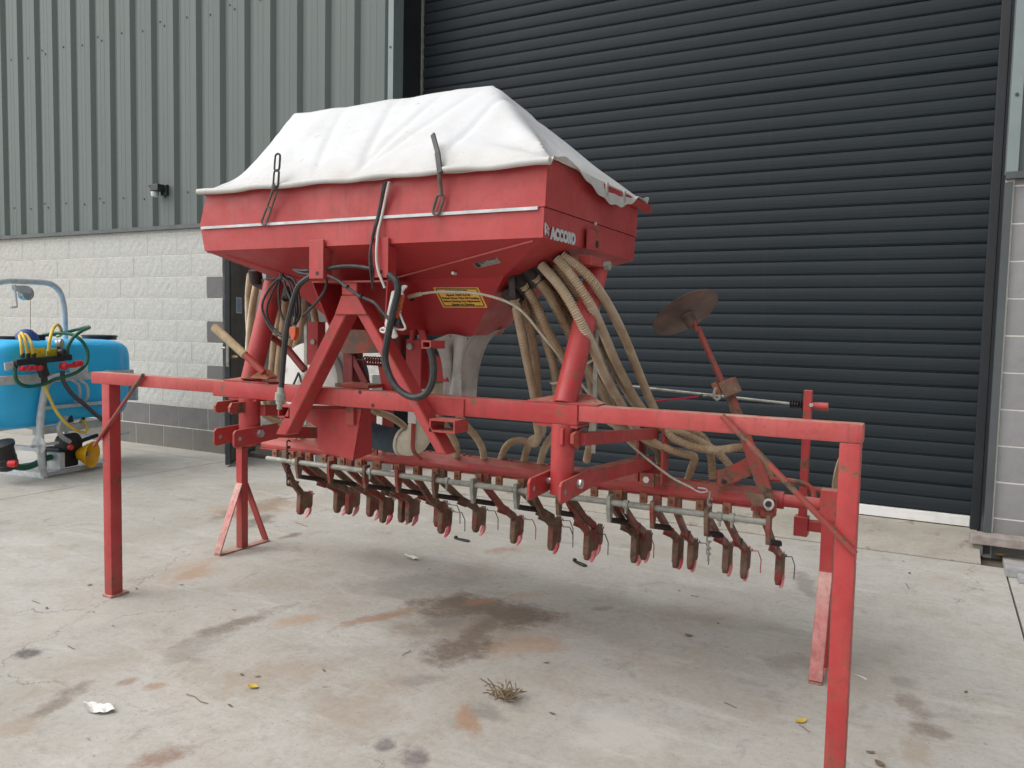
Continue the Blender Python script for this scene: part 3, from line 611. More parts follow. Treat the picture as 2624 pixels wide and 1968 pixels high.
# --- support hood between headstock and hopper
zt = 1.490; hL, hR = PY(799, 720, -3.40).x, PY(994, 718, -3.40).x
D('hood_top', box2((hL, -3.40, zt - .006), (hR, -3.10, zt)), 'red')
D('hood_side', prism([(hL, -3.40, zt - .0065), (hL, -3.10, zt - .0065), (hL + .055, -3.10, 1.31), (hL + .055, -3.36, 1.31)], (.006, 0, 0)), 'red_clean')
D('hood_side', prism([(hR - .006, -3.40, zt - .0065), (hR - .006, -3.10, zt - .0065), (hR - .03, -3.10, 1.315), (hR - .03, -3.38, 1.315)], (.006, 0, 0)), 'red_clean')
for (u0_, v0_, u1_, v1_) in ((792, 615, 828, 714), (953, 610, 994, 711)):
    a, b = PY(u0_, v0_, -3.462), PY(u1_, v1_, -3.462)
    t_ = D('hopper_bracket', box2((a.x, -3.462, b.z), (b.x, -3.4535, a.z), .002), 'red')
    D('flange', box2((b.x - .006, -3.4533, b.z), (b.x, -3.415, a.z - .03)), 'red', t_)
    D('hole', cyl(((a.x + b.x) / 2 + .005, -3.4622, b.z + .02), ((a.x + b.x) / 2 + .005, -3.4632, b.z + .02), .007, 12), 'label_black', t_)
# --- hopper
def loop(x0_, x1_, y0_, y1_, z): return [Vector((x0_, y0_, z)), Vector((x1_, y0_, z)), Vector((x1_, y1_, z)), Vector((x0_, y1_, z))]
def shell(loops, cap0=False, cap1=False):
    m_ = bmesh.new(); rs = [[m_.verts.new(p) for p in l] for l in loops]
    for p, q in zip(rs, rs[1:]):
        for k in range(4): m_.faces.new((p[k], p[(k + 1) % 4], q[(k + 1) % 4], q[k]))
    if cap0: m_.faces.new(rs[0])
    if cap1: m_.faces.new(rs[-1])
    return m_
HX0, HX1, HY0, HY1 = -2.644, -1.104, -3.452, -2.605
hb_ = shell([loop(-2.600, -1.098, -3.448, HY1 - .005, 1.858), loop(HX0, HX1 + .002, HY0, HY1, 1.708)]); hop_top = D('hopper_extension', hb_, 'red_hopper')
hb_ = shell([loop(HX0 + .003, HX1 - .002, HY0 + .003, HY1 - .003, 1.7065), loop(-2.618, -1.108, HY0 + .003, HY1 - .005, 1.613)]); hop = D('hopper', hb_, 'red_hopper')
# sloping floor of the hopper
A_, D_ = Vector((-1.108, -3.449, 1.613)), Vector((-1.108, -2.61, 1.613)); A2, D2 = Vector((-2.618, -3.449, 1.613)), Vector((-2.618, -2.61, 1.613))
B_, B2 = Vector((-1.854, -3.25, 1.504)), Vector((-2.276, -3.25, 1.504)); C_, C2 = Vector((-1.356, -3.25, 1.506)), Vector((-2.40, -3.25, 1.506)); E_, E2 = Vector((-1.356, -2.85, 1.508)), Vector((-2.40, -2.85, 1.508))
m_ = bmesh.new()
for f_ in ((A2, A_, B_, B2), (A_, C_, B_), (A_, D_, E_, C_), (A2, B2, C2), (A2, C2, E2, D2), (D_, D2, E2, E_)): m_.faces.new([m_.verts.new(p) for p in f_])
bmesh.ops.remove_doubles(m_, verts=m_.verts, dist=.0005); D('hopper_floor', m_, 'red_clean')
bL, bR = -2.17, -1.568
F0, F1, F2, F3 = Vector((bL, -3.10, 1.29)), Vector((bR, -3.10, 1.298)), Vector((bR - .02, -2.85, 1.30)), Vector((bL, -2.85, 1.30))
m_ = bmesh.new()
for f_ in ((C2, B2, B_, C_, F1, F0), (C_, E_, F2, F1), (E_, E2, F3, F2), (C2, F0, F3, E2), (F0, F1, F2, F3)): m_.faces.new([m_.verts.new(p) for p in f_])
bmesh.ops.remove_doubles(m_, verts=m_.verts, dist=.0005); funnel = D('funnel', m_, 'red_clean')
D('seam', beam(A_ + Vector((-.04, .012, -.008)), B_ + Vector((0, -.004, -.003)), .004, .006, 0), 'red', hop); D('seam', beam(A2 + Vector((.09, .03, -.016)), B2 + Vector((0, -.004, -.003)), .004, .006, 0), 'red', hop)
D('trim_strip', box2((-2.630, HY0 - .006, 1.6985), (-1.125, HY0 - .0005, 1.7085)), 'galv', hop_top)
for u, v in ((710, 650), (1138, 633), (1163, 700)):
    q = PY(u, v, -3.30 if v > 690 else -3.40); D('rivet', cyl(q + VY * -.008, q + VY * .012, .006, 10), 'cable_white', hop)
# side bracket carried by the right-hand post
q0, q1 = PX(1510, 584, -1.085), PX(1545, 648, -1.085)
sb_ = D('side_bracket', box2((-1.096, q0.y, q1.z), (-1.088, q1.y + .02, q0.z), .002), 'red'); qh = PX(1530, 626, -1.0875); D('hole', cyl(qh, qh + VX * .0012, .014, 16), 'label_black', sb_)
q0, q1 = PX(1506, 652, -1.065), PX(1551, 687, -1.065); D('clamp_block', box2((-1.112, q0.y + .03, q1.z), (-1.062, q1.y + .01, q0.z), .004), 'red'); D('clamp_bolt', bolt((-1.062, q1.y - .015, (q0.z + q1.z) / 2 - .01), (1, 0, 0), .017, .02), 'galv_old')
q = PX(1524, 573, -1.1); D('rivet', cyl(q, q + VX * .006, .006, 10), 'cable_white', hop)
# rim rail under the tarpaulin
q0, q1 = PX(1535, 486, -1.09), PX(1652, 503, -1.09); D('rim_rail', box2((-1.099, q0.y, 1.815), (-1.070, HY1 + .09, 1.845), .004), 'red_clean', hop_top)
for u in (1552, 1597): q = PX(u, 484, -1.07); D('rail_clip', box2((-1.0695, q.y - .006, 1.808), (-1.062, q.y + .008, 1.85)), 'zinc', hop_top)
# --- tarpaulin: sagging hip-shaped sheet with a hem
TX0, TX1, TY0, TY1, ZE, ZR = -2.622, -1.075, -3.470, -2.585, 1.852, 2.262
YM = -3.03; RX0, RX1 = -2.535, -1.535
def tz(x, y):
    dy = 1 - abs(y - YM) / ((YM - TY0) if y < YM else (TY1 - YM)); dl = (x - TX0) / (RX0 - TX0) if x < RX0 else 9; d_r = (TX1 - x) / (TX1 - RX1) if x > RX1 else 9
    dy = max(0, dy); dl = max(0, min(dl, 9)); d_r = max(0, min(d_r, 9))
    wl_ = max(0, 1 - (x - TX0) / .32); gy = dy ** (.92 + 1.0 * wl_ ** 1.5); gl = min(1, dl) ** 1.0 if dl < 1 else 9; gr = min(1, d_r) ** 1.12 if d_r < 1 else 9
    k = 26.; g_ = -math.log(math.exp(-k * gy) + math.exp(-k * min(gl, 2)) + math.exp(-k * min(gr, 2)) + math.exp(-k * .985)) / k
    n_ = noise.noise(Vector((x * 3.1, y * 3.3, 1.7))) * .007 + noise.noise(Vector((x * 8, y * 9, 4.2))) * .006
    # folds running from the right-hand corner
    cx_, cy_ = x - TX1, y - TY0; an = math.atan2(cy_, -cx_); rr = math.hypot(cx_, cy_)
    fold = math.sin(an * 9.0 + .6) * .024 * max(0, 1 - rr / .62) * min(1, rr / .12)
    cx_, cy_ = x - TX0, y - TY0; an = math.atan2(cy_, cx_); rr = math.hypot(cx_, cy_); fold += math.sin(an * 6) * .015 * max(0, 1 - rr / .45) * min(1, rr / .1)
    diag = -.010 * sum(math.exp(-(((x - x_) + (y - YM) * sl_) / .018) ** 2) for x_, sl_ in ((-2.25, .5), (-1.98, .35), (-1.72, -.3), (-1.52, -.75), (-1.42, -.2))) * max(0, min(1, 3 * (1 - g_))) * 1.15
    e_ = min(1, 6 * min(dy, dl, d_r)); return ZE + (ZR - ZE) * max(0, g_) + (n_ + fold + diag) * max(0, e_)
nx, ny = 120, 76; m_ = bmesh.new(); rows = []
for j in range(-1, ny + 2):
    row = []
    for i in range(-1, nx + 2):
        ii, jj = min(max(i, 0), nx), min(max(j, 0), ny); x = TX0 + (TX1 - TX0) * ii / nx; y = TY0 + (TY1 - TY0) * jj / ny; z_ = tz(x, y)
        if i != ii or j != jj:
            side = (i > nx); z_ = ZE - .020 - (.004 * math.sin(y * 30) if side else 0.004 * math.sin(x * 17))
            if side: z_ = ZE + .016 * math.sin((y - TY0) * 7.5 + .4) - (.058 if -3.34 < y < -2.70 else 0) * max(0., math.sin((y + 3.34) / .64 * math.pi)) ** .8 + .004 * math.sin(y * 55)
            x += (.012 if i > nx else (-.006 if i < 0 else 0)); y += (.008 if j > ny else (-.006 if j < 0 else 0))
        row.append(m_.verts.new((x, y, z_)))
    rows.append(row)
for p, q in zip(rows, rows[1:]):
    for k in range(len(p) - 1): m_.faces.new((p[k], p[k + 1], q[k + 1], q[k]))
bmesh.ops.recalc_face_normals(m_, faces=m_.faces)
bmesh.ops.solidify(m_, geom=m_.faces, thickness=.002)
tarp = D('tarpaulin', m_, 'tarp', smooth=True, label='dirty white tarpaulin stretched over the hopper')
hem = [Vector((TX0 + (TX1 - TX0) * i / 60, TY0 - .008 + .0025 * math.sin(i * .9), ZE - .012 + .003 * math.sin(i * .55 + 1))) for i in range(61)]
D('hem', sweep(hem, .011, 10), 'tarp', tarp, smooth=True)
# rubber straps with slotted links
def slotlink(a, b, w, r, mat, par):
    d, s, u = basis(b - a, VY); L_ = (b - a).length; pts = []
    for k in range(24):
        t = k / 24 * 2 * math.pi; c_, s_ = math.cos(t), math.sin(t); pts.append((a + b) / 2 + s * (w * c_) + d * ((L_ / 2 - w) * (1 if s_ > 0 else -1) * (1 if abs(s_) > 1e-6 else 0) + w * s_))
    pts.append(pts[0]); return D('strap_link', sweep(pts, r, 6), mat, par)
st1 = D('strap', cyl(PY(700, 486, -3.492), PY(704, 474, -3.492), .010, 10), 'strap_dirty')
slotlink(PY(712, 394, -3.478), PY(709, 438, -3.484), .0125, .004, 'rubber_strap', st1); slotlink(PY(709, 436, -3.484), PY(706, 480, -3.490), .0125, .004, 'rubber_strap', st1)
slotlink(PY(706, 484, -3.486), PY(689, 535, -3.468), .0115, .004, 'strap_dirty', st1); slotlink(PY(690, 532, -3.468), PY(674, 576, -3.464), .0125, .004, 'strap_dirty', st1)
st2 = D('strap', beam(PY(1109, 344, -3.40), PY(1122, 392, -3.46), .018, .008, .003, VY), 'rubber_strap'); D('strap_tail', beam(PY(1121, 390, -3.461), PY(1128, 445, -3.490), .020, .009, .003, VY), 'rubber_strap', st2)
D('strap_tail', wire([PY(1125, 440, -3.492), PY(1128, 470, -3.478), PY(1131, 500, -3.468)], .007), 'strap_dirty', st2); slotlink(PY(1130, 500, -3.466), PY(1115, 550, -3.464), .014, .005, 'strap_dirty', st2)
# decals
bx_ = Vector((-1.1055, 0, 0)); me = text_mesh('ACCORD', .050, .0040); ww = max(v.co.x for v in me.vertices) - min(v.co.x for v in me.vertices)
pL, pR = PX(1411, 590, -1.1025), PX(1476, 597, -1.1025); sx_ = abs(pR.y - pL.y) / ww; me.transform(Matrix.Diagonal((sx_, .95, 1, 1)))
on_plane(me, Vector((-1.1025, (pL.y + pR.y) / 2, pL.z - .024)), Vector((0, 1, 0)), Vector((0, .0, 1))); me.materials.append(M['label_silver']); D('maker_decal', me, 'label_silver', hop)
def lg(y, z): return Vector((-1.1025, y, z))
q = PX(1396, 571, -1.1025); lo = PX(1406, 604, -1.1025); m_ = bmesh.new(); y0_, y1_, z0_, z1_ = q.y + .004, lo.y + .004, lo.z, q.z + .0
for (a, b) in (((0, 1), (.08, .05)), ((0, 1), (.95, .55)), ((.45, .62), (.12, .0)), ((.45, .62), (1, 0)), ((.45, .3), (.1, 0)), ((.45, .3), (1, 0))):
    beam(lg(y0_ + (y1_ - y0_) * a[0], z0_ + (z1_ - z0_) * a[1]), lg(y0_ + (y1_ - y0_) * b[0], z0_ + (z1_ - z0_) * b[1]), .0045, .0012, 0, VX, bm=m_)
D('maker_decal', m_, 'label_silver', hop)
# warning label on the funnel front
fn = (B_ - C_).cross(F1 - C_).normalized(); fn = -fn if fn.y > 0 else fn
def FP(u, v, o=.002): return PP(u, v, C_ + fn * o, fn)
lab = [FP(1110, 737), FP(1225, 737), FP(1249, 788.5), FP(1136, 788)]
label = D('warning_label', prism(lab, -fn * .0015), 'label_yellow', funnel, label='yellow parallelogram warning label with black text')
m_ = bmesh.new(); bo = [FP(1117, 740.2, .003), FP(1220.5, 740.2, .003), FP(1241.5, 784.5, .003), FP(1139.5, 784, .003)]
for a, b in zip(bo, bo[1:] + bo[:1]): beam(a, b, .0028, .0012, 0, fn, bm=m_)
D('label_border', m_, 'label_black', funnel)
exx = (FP(1225, 765) - FP(1125, 765)).normalized(); eyy = fn.cross(exx).normalized()
if eyy.z < 0: eyy = -eyy
for s_, u, v, wpx, bold in (('IMPORTANT', 1170, 746, 54, .0010), ('Speed 1000 R.P.M', 1174.5, 755.5, 61, .0003), ('Detach Power Take Off Coupling', 1180, 763.5, 94, .0003), ('Before Carrying Out Adjustments', 1184, 771.5, 93, .0003), ('Repairs or Cleaning', 1187, 779.5, 57, .0003)):
    me = text_mesh(s_, .0125 if bold > .0005 else .011, bold); ww = max(q.co.x for q in me.vertices) - min(q.co.x for q in me.vertices); tw = (FP(u + wpx / 2, v) - FP(u - wpx / 2, v)).length
    me.transform(Matrix.Diagonal((tw / ww, 1, 1, 1))); on_plane(me, FP(u, v + 2.6, .003), exx, eyy); me.materials.append(M['label_ink']); D('label_text', me, 'label_ink', funnel)
# maker's plate on the hopper floor
fl_n = (C_ - A_).cross(B_ - A_).normalized(); fl_n = -fl_n if fl_n.z > 0 else fl_n
def RP(u, v, o=.002): return PP(u, v, A_ + fl_n * o, fl_n)
pl_ = D('type_plate', prism([RP(1212, 676), RP(1274, 660.5), RP(1284, 673.5), RP(1223, 688)], -fl_n * .0015), 'plate_grey'); D('emblem', prism([RP(1214.5, 676.3, .003), RP(1226, 673.5, .003), RP(1233, 683.5, .003), RP(1223.5, 686, .003)], -fl_n * .0008), 'label_black', pl_)
m_ = bmesh.new()
for (u0_, v0_, u1_, v1_) in ((1229, 673.2, 1245, 669.5), (1250, 668, 1270, 663), (1232, 676.5, 1240, 674.7)): beam(RP(u0_, v0_, .003), RP(u1_, v1_, .003), .003, .0006, 0, fl_n, bm=m_)
D('plate_text', m_, 'label_black', pl_)
# seed outlets with dark clamps, right side and left side
ocl = [(1437, 652), (1392, 685), (1374, 712), (1345, 731), (1320, 765)]
for k, (u, v) in enumerate(ocl):
    q = PY(u, v, -3.16); D('outlet_clamp', cyl(q + Vector((-.03, -.005, .03)), q + Vector((.008, .01, -.02)), .030, 16), 'dark_clamp', smooth=True)
for (u, v) in ((655, 712), (690, 735), (745, 750), (800, 770)):
    q = PY(u, v, -3.05); D('outlet_clamp', cyl(q + Vector((.0, -.005, .035)), q + Vector((-.004, .01, -.02)), .030, 16), 'dark_clamp', smooth=True)
q = PY(1310, 742, -3.20); D('outlet_flap', prism([PY(u, v, -3.22) for u, v in ((1302, 702), (1317, 705), (1321, 768), (1305, 760))], (0, .004, 0)), 'dark_clamp')
# --- distribution hoses
HS = [
 [(1440, 655, -3.20), (1503, 703, -3.17), (1550, 768, -3.08), (1594, 851, -2.90), (1633, 945, -2.70), (1669, 1032, -2.56), (1708, 1108, -2.47), (1748, 1134, -2.46), (1800, 1150, -2.45), (1850, 1152, -2.42), (1893, 1147, -2.37), (1930, 1155, -2.33), (1956, 1186, -2.31), (1976, 1228, -2.31)],
 [(1428, 662, -3.21), (1467, 710, -3.20), (1514, 783, -3.15), (1550, 862, -3.0), (1583, 938, -2.80), (1637, 1036, -2.60), (1690, 1092, -2.48), (1750, 1112, -2.40), (1800, 1134, -2.36), (1845, 1165, -2.33), (1878, 1205, -2.32), (1888, 1232, -2.32)],
 [(1388, 680, -3.21), (1438, 739, -3.22), (1481, 812, -3.21), (1518, 888, -3.12), (1550, 964, -2.92), (1590, 1032, -2.74), (1625, 1095, -2.62), (1665, 1128, -2.54), (1710, 1150, -2.47), (1755, 1164, -2.41), (1780, 1172, -2.36), (1772, 1200, -2.33), (1760, 1234, -2.32)],
 [(1372, 712, -3.18), (1405, 754, -3.10), (1442, 822, -3.0), (1470, 880, -2.95), (1499, 930, -2.88), (1540, 1000, -2.78), (1575, 1060, -2.66), (1620, 1100, -2.55), (1648, 1125, -2.45), (1648, 1170, -2.38), (1642, 1218, -2.33)],
 [(1342, 732, -3.18), (1369, 772, -3.12), (1402, 844, -3.05), (1438, 909, -2.97), (1470, 970, -2.90), (1500, 1035, -2.8), (1600, 1100, -2.6), (1670, 1122, -2.48), (1697, 1150, -2.40), (1701, 1180, -2.36), (1695, 1220, -2.33)],
 [(1319, 768, -3.18), (1333, 837, -3.10), (1351, 927, -3.0), (1369, 1018, -2.85), (1376, 1085, -2.65), (1379, 1122, -2.5), (1368, 1137, -2.42), (1338, 1129, -2.38), (1310, 1133, -2.35), (1292, 1152, -2.33), (1282, 1180, -2.33)],
 [(1338, 755, -3.12), (1362, 855, -3.02), (1373, 935, -2.92), (1378, 1011, -2.8), (1390, 1085, -2.6), (1385, 1115, -2.48), (1362, 1128, -2.40), (1350, 1152, -2.35), (1342, 1182, -2.33)],
 [(1352, 735, -3.10), (1395, 860, -3.0), (1420, 945, -2.88), (1426, 1003, -2.78), (1432, 1080, -2.58), (1418, 1115, -2.46), (1395, 1150, -2.38), (1384, 1190, -2.33)],
 [(1385, 705, -3.08), (1440, 800, -2.98), (1480, 870, -2.9), (1505, 940, -2.8), (1516, 1000, -2.7), (1522, 1070, -2.55), (1514, 1126, -2.42), (1503, 1180, -2.34)],
 [(1395, 690, -3.05), (1450, 780, -2.95), (1490, 850, -2.86), (1520, 940, -2.74), (1560, 1030, -2.6), (1600, 1110, -2.45), (1632, 1140, -2.38), (1655, 1175, -2.34), (1660, 1215, -2.33)],
 [(1420, 675, -3.08), (1478, 752, -2.98), (1528, 835, -2.86), (1562, 915, -2.74), (1605, 1000, -2.62), (1655, 1068, -2.48), (1712, 1098, -2.36), (1775, 1106, -2.30), (1808, 1128, -2.29), (1822, 1170, -2.29), (1826, 1228, -2.30)],
 [(1405, 690, -3.10), (1452, 760, -3.02), (1500, 838, -2.94), (1535, 915, -2.82), (1565, 985, -2.74), (1600, 1060, -2.62), (1640, 1115, -2.52), (1672, 1140, -2.44), (1690, 1172, -2.36), (1690, 1222, -2.32)],
 # left bank
 [(642, 705, -3.0), (637, 765, -2.9), (640, 860, -2.75), (650, 960, -2.6), (668, 1045, -2.5), (700, 1066, -2.45), (722, 1060, -2.42), (735, 1100, -2.36), (740, 1140, -2.33)],
 [(660, 715, -3.02), (645, 800, -2.92), (637, 901, -2.8), (642, 980, -2.68), (662, 1048, -2.55), (700, 1078, -2.47), (740, 1085, -2.42), (760, 1120, -2.36), (765, 1150, -2.33)],
 [(704, 745, -3.02), (714, 800, -2.93), (703, 870, -2.83), (695, 957, -2.72), (690, 1030, -2.6), (705, 1055, -2.5), (745, 1066, -2.42), (770, 1110, -2.36), (785, 1150, -2.33)],
 [(690, 735, -2.96), (682, 800, -2.88), (675, 880, -2.8), (672, 960, -2.7), (680, 1040, -2.6), (715, 1050, -2.5), (760, 1095, -2.4), (775, 1145, -2.33)],
 [(765, 755, -2.95), (760, 830, -2.86), (742, 900, -2.78), (735, 970, -2.7), (742, 1045, -2.55), (790, 1070, -2.44), (830, 1120, -2.36), (842, 1160, -2.33)],
 [(735, 750, -3.02), (728, 800, -2.93), (720, 870, -2.83), (711, 957, -2.72), (715, 1030, -2.6), (740, 1058, -2.48), (790, 1080, -2.4), (815, 1130, -2.34), (820, 1160, -2.33)],
 [(780, 770, -2.98), (772, 828, -2.9), (757, 890, -2.8), (748, 960, -2.7), (760, 1040, -2.55), (820, 1080, -2.42), (855, 1120, -2.36), (865, 1160, -2.33)],
 [(800, 775, -2.97), (812, 850, -2.88), (815, 920, -2.8), (830, 1010, -2.66), (870, 1070, -2.48), (905, 1120, -2.38), (910, 1165, -2.33)],
 # centre pair running forward under the beam
 [(940, 1010, -2.75), (955, 1050, -2.70), (1000, 1068, -2.62), (1040, 1098, -2.5), (1055, 1140, -2.38), (1052, 1180, -2.33)],
 [(1160, 1040, -2.72), (1190, 1085, -2.62), (1218, 1118, -2.5), (1236, 1150, -2.4), (1241, 1188, -2.33)],
 [(1120, 1060, -2.72), (1150, 1105, -2.6), (1168, 1140, -2.45), (1172, 1185, -2.33)],
]
for k, h in enumerate(HS):
    pts = [PY(u, v, y) for u, v, y in h]; D('seed_hose', ribbed(pts, .0154 if k < 13 else .0150, .0086, .0023, 12), 'hose', smooth=True)
def tie(u, v, y, r, ax): q = PY(u, v, y); D('hose_tie', lathe(q - Vector(ax) * .005, ax, [(0, r), (.010, r)], 16, cap=False), 'cable_white' if v < 1000 else 'black_rubber')
tie(1508, 922, -2.86, .034, (.3, .3, -.6)); tie(1705, 1118, -2.455, .0235, (.8, .2, -.3)); tie(1425, 975, -2.84, .027, (.1, .3, -.8))
# --- fan, duct and injector elbow
fc = PY(786, 975, -2.86); fan = D('fan_housing', lathe(fc + VY * .0, VY, [(0, .02), (0.002, .16), (.010, .178), (.05, .182), (.11, .182), (.115, .17)], 40), 'white_plastic', smooth=True)
D('fan_rim', lathe(fc + VY * .045, VY, [(0, .186), (.012, .186)], 40, cap=False), 'galv_old', fan, smooth=True)
m_ = bmesh.new()
for a in (35, 80, 125, 160): q = fc + Vector((math.cos(R(a)) * .155, -.004, math.sin(R(a)) * .155)); cyl(q, q - VY * .012, .008, 8, bm=m_)
D('fan_bolts', m_, 'dark_clamp', fan)
D('fan_guard', lathe(fc + Vector((.02, .12, -.01)), VY, [(0, .21), (.06, .21)], 40), 'duct_blue', fan, smooth=True)
for p_ in ([(765, 955), (752, 985), (736, 1010)], [(765, 955), (775, 985), (790, 1010)]): D('fan_cable', wire([PY(u, v, -2.875) for u, v in p_], .005), 'black_rubber')
dp = [(890, 1108, -2.9), (944, 1114, -2.9), (995, 1126, -2.9), (1034, 1132, -2.9)]; D('air_duct', ribbed([PY(*p) for p in dp], .052, .015, .004, 24), 'duct_blue', smooth=True)
ep = [PY(1028, 1131, -2.9), PY(1045, 1135, -2.9), PY(1066, 1128, -2.9), PY(1078, 1100, -2.9), PY(1082, 1060, -2.9), PY(1082, 1000, -2.9)]
elbow = D('injector_elbow', sweep(resample(smoothpath(ep, .015), .012), .056, 24), 'cream_plastic', smooth=True); D('elbow_collar', lathe(ep[0], ep[1] - ep[0], [(0, .060), (.014, .060)], 24, cap=False), 'cream_plastic', elbow, smooth=True)
D('elbow_strap', wire([PY(1060, 1075, -2.965), PY(1058, 1120, -2.968), PY(1058, 1150, -2.966), PY(1068, 1168, -2.95), PY(1078, 1178, -2.93)], .009), 'red_rusty', smooth=True)
D('injector_box', box2((PY(1106, 1000, -2.9).x - .12, -3.0, 1.02), (PY(1150, 1000, -2.9).x, -2.86, 1.10), .004), 'cream_plastic')
D('bracket_plate', box2((PY(1046, 1062, -3.02).x, -3.022, .93), (PY(1066, 1062, -3.02).x, -3.016, .99)), 'white_plastic')
# --- red sheet bracket below the beam, with its side return
pl = [(790, 1050), (926, 1047), (904, 1180), (815, 1151), (813, 1097), (781, 1074)]; D('sheet_bracket', prism([PY(u, v, -3.235) for u, v in pl], (0, .006, 0)), 'red')
q0, q1 = PY(927, 1047, -3.229), PY(905, 1179, -3.229); D('sheet_bracket', prism([q0, q0 + VY * .05, q1 + Vector((.02, .09, .02)), q1], (.005, 0, 0)), 'red_clean')
D('cap_plate', box2((PY(873, 968, -3.2).x, -3.235, 1.081), (PY(1000, 968, -3.2).x - .08, -3.13, 1.096), .002), 'red_rusty')
D('angle_bracket', box2((PY(905, 1060, -3.24).x - .03, -3.2505, .935), (PY(905, 1060, -3.24).x + .01, -3.236, 1.01)), 'red_rusty')
# --- rusty centre panel with spring, and the gearbox to its right
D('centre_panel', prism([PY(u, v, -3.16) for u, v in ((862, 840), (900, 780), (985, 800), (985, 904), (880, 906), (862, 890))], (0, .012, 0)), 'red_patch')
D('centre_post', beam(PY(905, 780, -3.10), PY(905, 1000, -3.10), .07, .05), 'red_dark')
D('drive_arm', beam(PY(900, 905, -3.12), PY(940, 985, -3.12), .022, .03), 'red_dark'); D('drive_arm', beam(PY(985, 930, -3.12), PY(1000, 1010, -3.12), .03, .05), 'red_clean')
sp = []; a, b = PY(934, 924, -3.14), PY(994, 927, -3.14)
for k in range(9 * 12 + 1): t = k / (9 * 12); an = k / 12 * 2 * math.pi; sp.append(a.lerp(b, t) + Vector((0, math.cos(an) * .016, math.sin(an) * .016)))
D('coil_spring', sweep(sp, .0035, 6), 'red_dark', smooth=True); D('spring_rod', cyl(PY(912, 921, -3.14), b, .004, 8), 'dark_clamp')
# gearbox column on the right of the headstock
q0, q1 = PY(1040, 868, -3.12), PY(1078, 985, -3.12); D('gearbox', box2((q0.x, -3.12, q1.z - .02), (q1.x, -3.03, q0.z), .004), 'red_clean'); D('bolt_head', bolt((q0.x + .025, -3.12, q0.z - .03), (0, -1, 0), .014, .012), 'galv_old')
q0, q1 = PY(1082, 910, -3.06), PY(1154, 978, -3.06); D('gearbox_cover', box2((q0.x, -3.08, q1.z), (q1.x, -2.98, q0.z), .003), 'red_clean')
D('hitch_hoop', wire([PY(1055, 872, -3.13), PY(1058, 845, -3.13), PY(1066, 826, -3.13), PY(1078, 828, -3.13)], .010), 'red', smooth=True); D('hitch_hoop', beam(PY(1076, 826, -3.125), PY(1092, 890, -3.125), .03, .012, .002, VY), 'red')
D('pin_box', stub(1080, 872, 1104, 894), 'red'); D('gearbox_tube', cyl(PY(1090, 900, -3.05), PY(1095, 975, -3.05), .03, 20), 'red_clean', smooth=True)
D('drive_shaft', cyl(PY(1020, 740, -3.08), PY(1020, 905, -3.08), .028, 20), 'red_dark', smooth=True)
q = PY(1048, 762, -3.24); D('cable_clamp', box(q, .03, .03, .03, .004), 'dark_clamp')
# --- canvas sleeve under the funnel
top = [(1104, 874, -3.12), (1128, 864, -3.14), (1150, 856, -3.14), (1175, 858, -3.13), (1199, 863, -3.10), (1232, 856, -3.02), (1262, 849, -2.95), (1297, 842, -2.88)]
bot = [(1139, 1020, -3.04), (1148, 1030, -3.06), (1158, 1034, -3.07), (1170, 1032, -3.06), (1183, 1034, -3.05), (1195, 1034, -3.02), (1206, 1030, -2.98), (1216, 1024, -2.94)]
mid = [(1136, 930, -3.08), (1148, 925, -3.11), (1163, 920, -3.06), (1177, 922, -3.11), (1192, 925, -3.05), (1208, 924, -3.03), (1226, 918, -2.97), (1241, 900, -2.91)]
def crow(r): return resample(smoothpath([PY(*p) for p in r], .01), .0049)
T_, Mi, B3 = crow(top), crow(mid), crow(bot); n_ = 60; m_ = bmesh.new(); rows = []
def at_(L_, t): x = t * (len(L_) - 1); i = min(int(x), len(L_) - 2); return L_[i].lerp(L_[i + 1], x - i)
for j in range(25):
    t = j / 24; row = []
    for i in range(n_ + 1):
        s = i / n_; a, b, c = at_(T_, s), at_(Mi, s), at_(B3, s); p = a * (2 * (t - .5) * (t - 1)) + b * (-4 * t * (t - 1)) + c * (2 * t * (t - .5)); p = p + Vector((0, -.016 * math.sin(s * 21 + t * 2.0) * min(1, 3 * t + .15), 0)); row.append(m_.verts.new(p))
    rows.append(row)
for p, q in zip(rows, rows[1:]):
    for k in range(n_): m_.faces.new((p[k], p[k + 1], q[k + 1], q[k]))
bmesh.ops.solidify(m_, geom=m_.faces, thickness=.002); slv = D('canvas_sleeve', m_, 'grey_fabric', smooth=True, label='grey canvas sleeve hanging below the funnel')
m_ = bmesh.new()
for u, v, y in ((1152, 862, -3.148), (1197, 869, -3.11), (1288, 849, -2.905)): q = PY(u, v, y); cyl(q, q - VY * .01, .006, 10, bm=m_)
D('sleeve_rivets', m_, 'galv_old', slv)
# --- coulter beam
XB0, XB1 = -3.36, -.595
m_ = bmesh.new(); sec = [(-2.425, .628), (-2.425, .650), (-2.405, .672), (-2.36, .690), (-2.30, .690), (-2.30, .628)]
prism([(XB0, y, z) for y, z in sec], (XB1 - XB0, 0, 0), m_, bev=.003); cb = D('coulter_beam', m_, 'red_beam', label='rusty red coulter beam')
m_ = bmesh.new(); prism([(XB0, -2.430, .622), (XB1, -2.430, .622), (XB1, -2.30, .622), (XB0, -2.30, .622)], (0, 0, .0055), m_); D('beam_lip', m_, 'red', cb)
for a, b in ((-3.60, XB0), (XB1, -.37)):
    D('beam_end_tube', cyl((a, -2.36, .655), (b, -2.36, .655), .026, 20), 'red', smooth=True); D('collar', cyl((max(a, XB0) - .004 if b == XB0 else b - .20, -2.36, .655), ((max(a, XB0) + .02) if b == XB0 else b - .155, -2.36, .655), .036, 20), 'red')
m_ = bmesh.new(); x = XB0 + .1
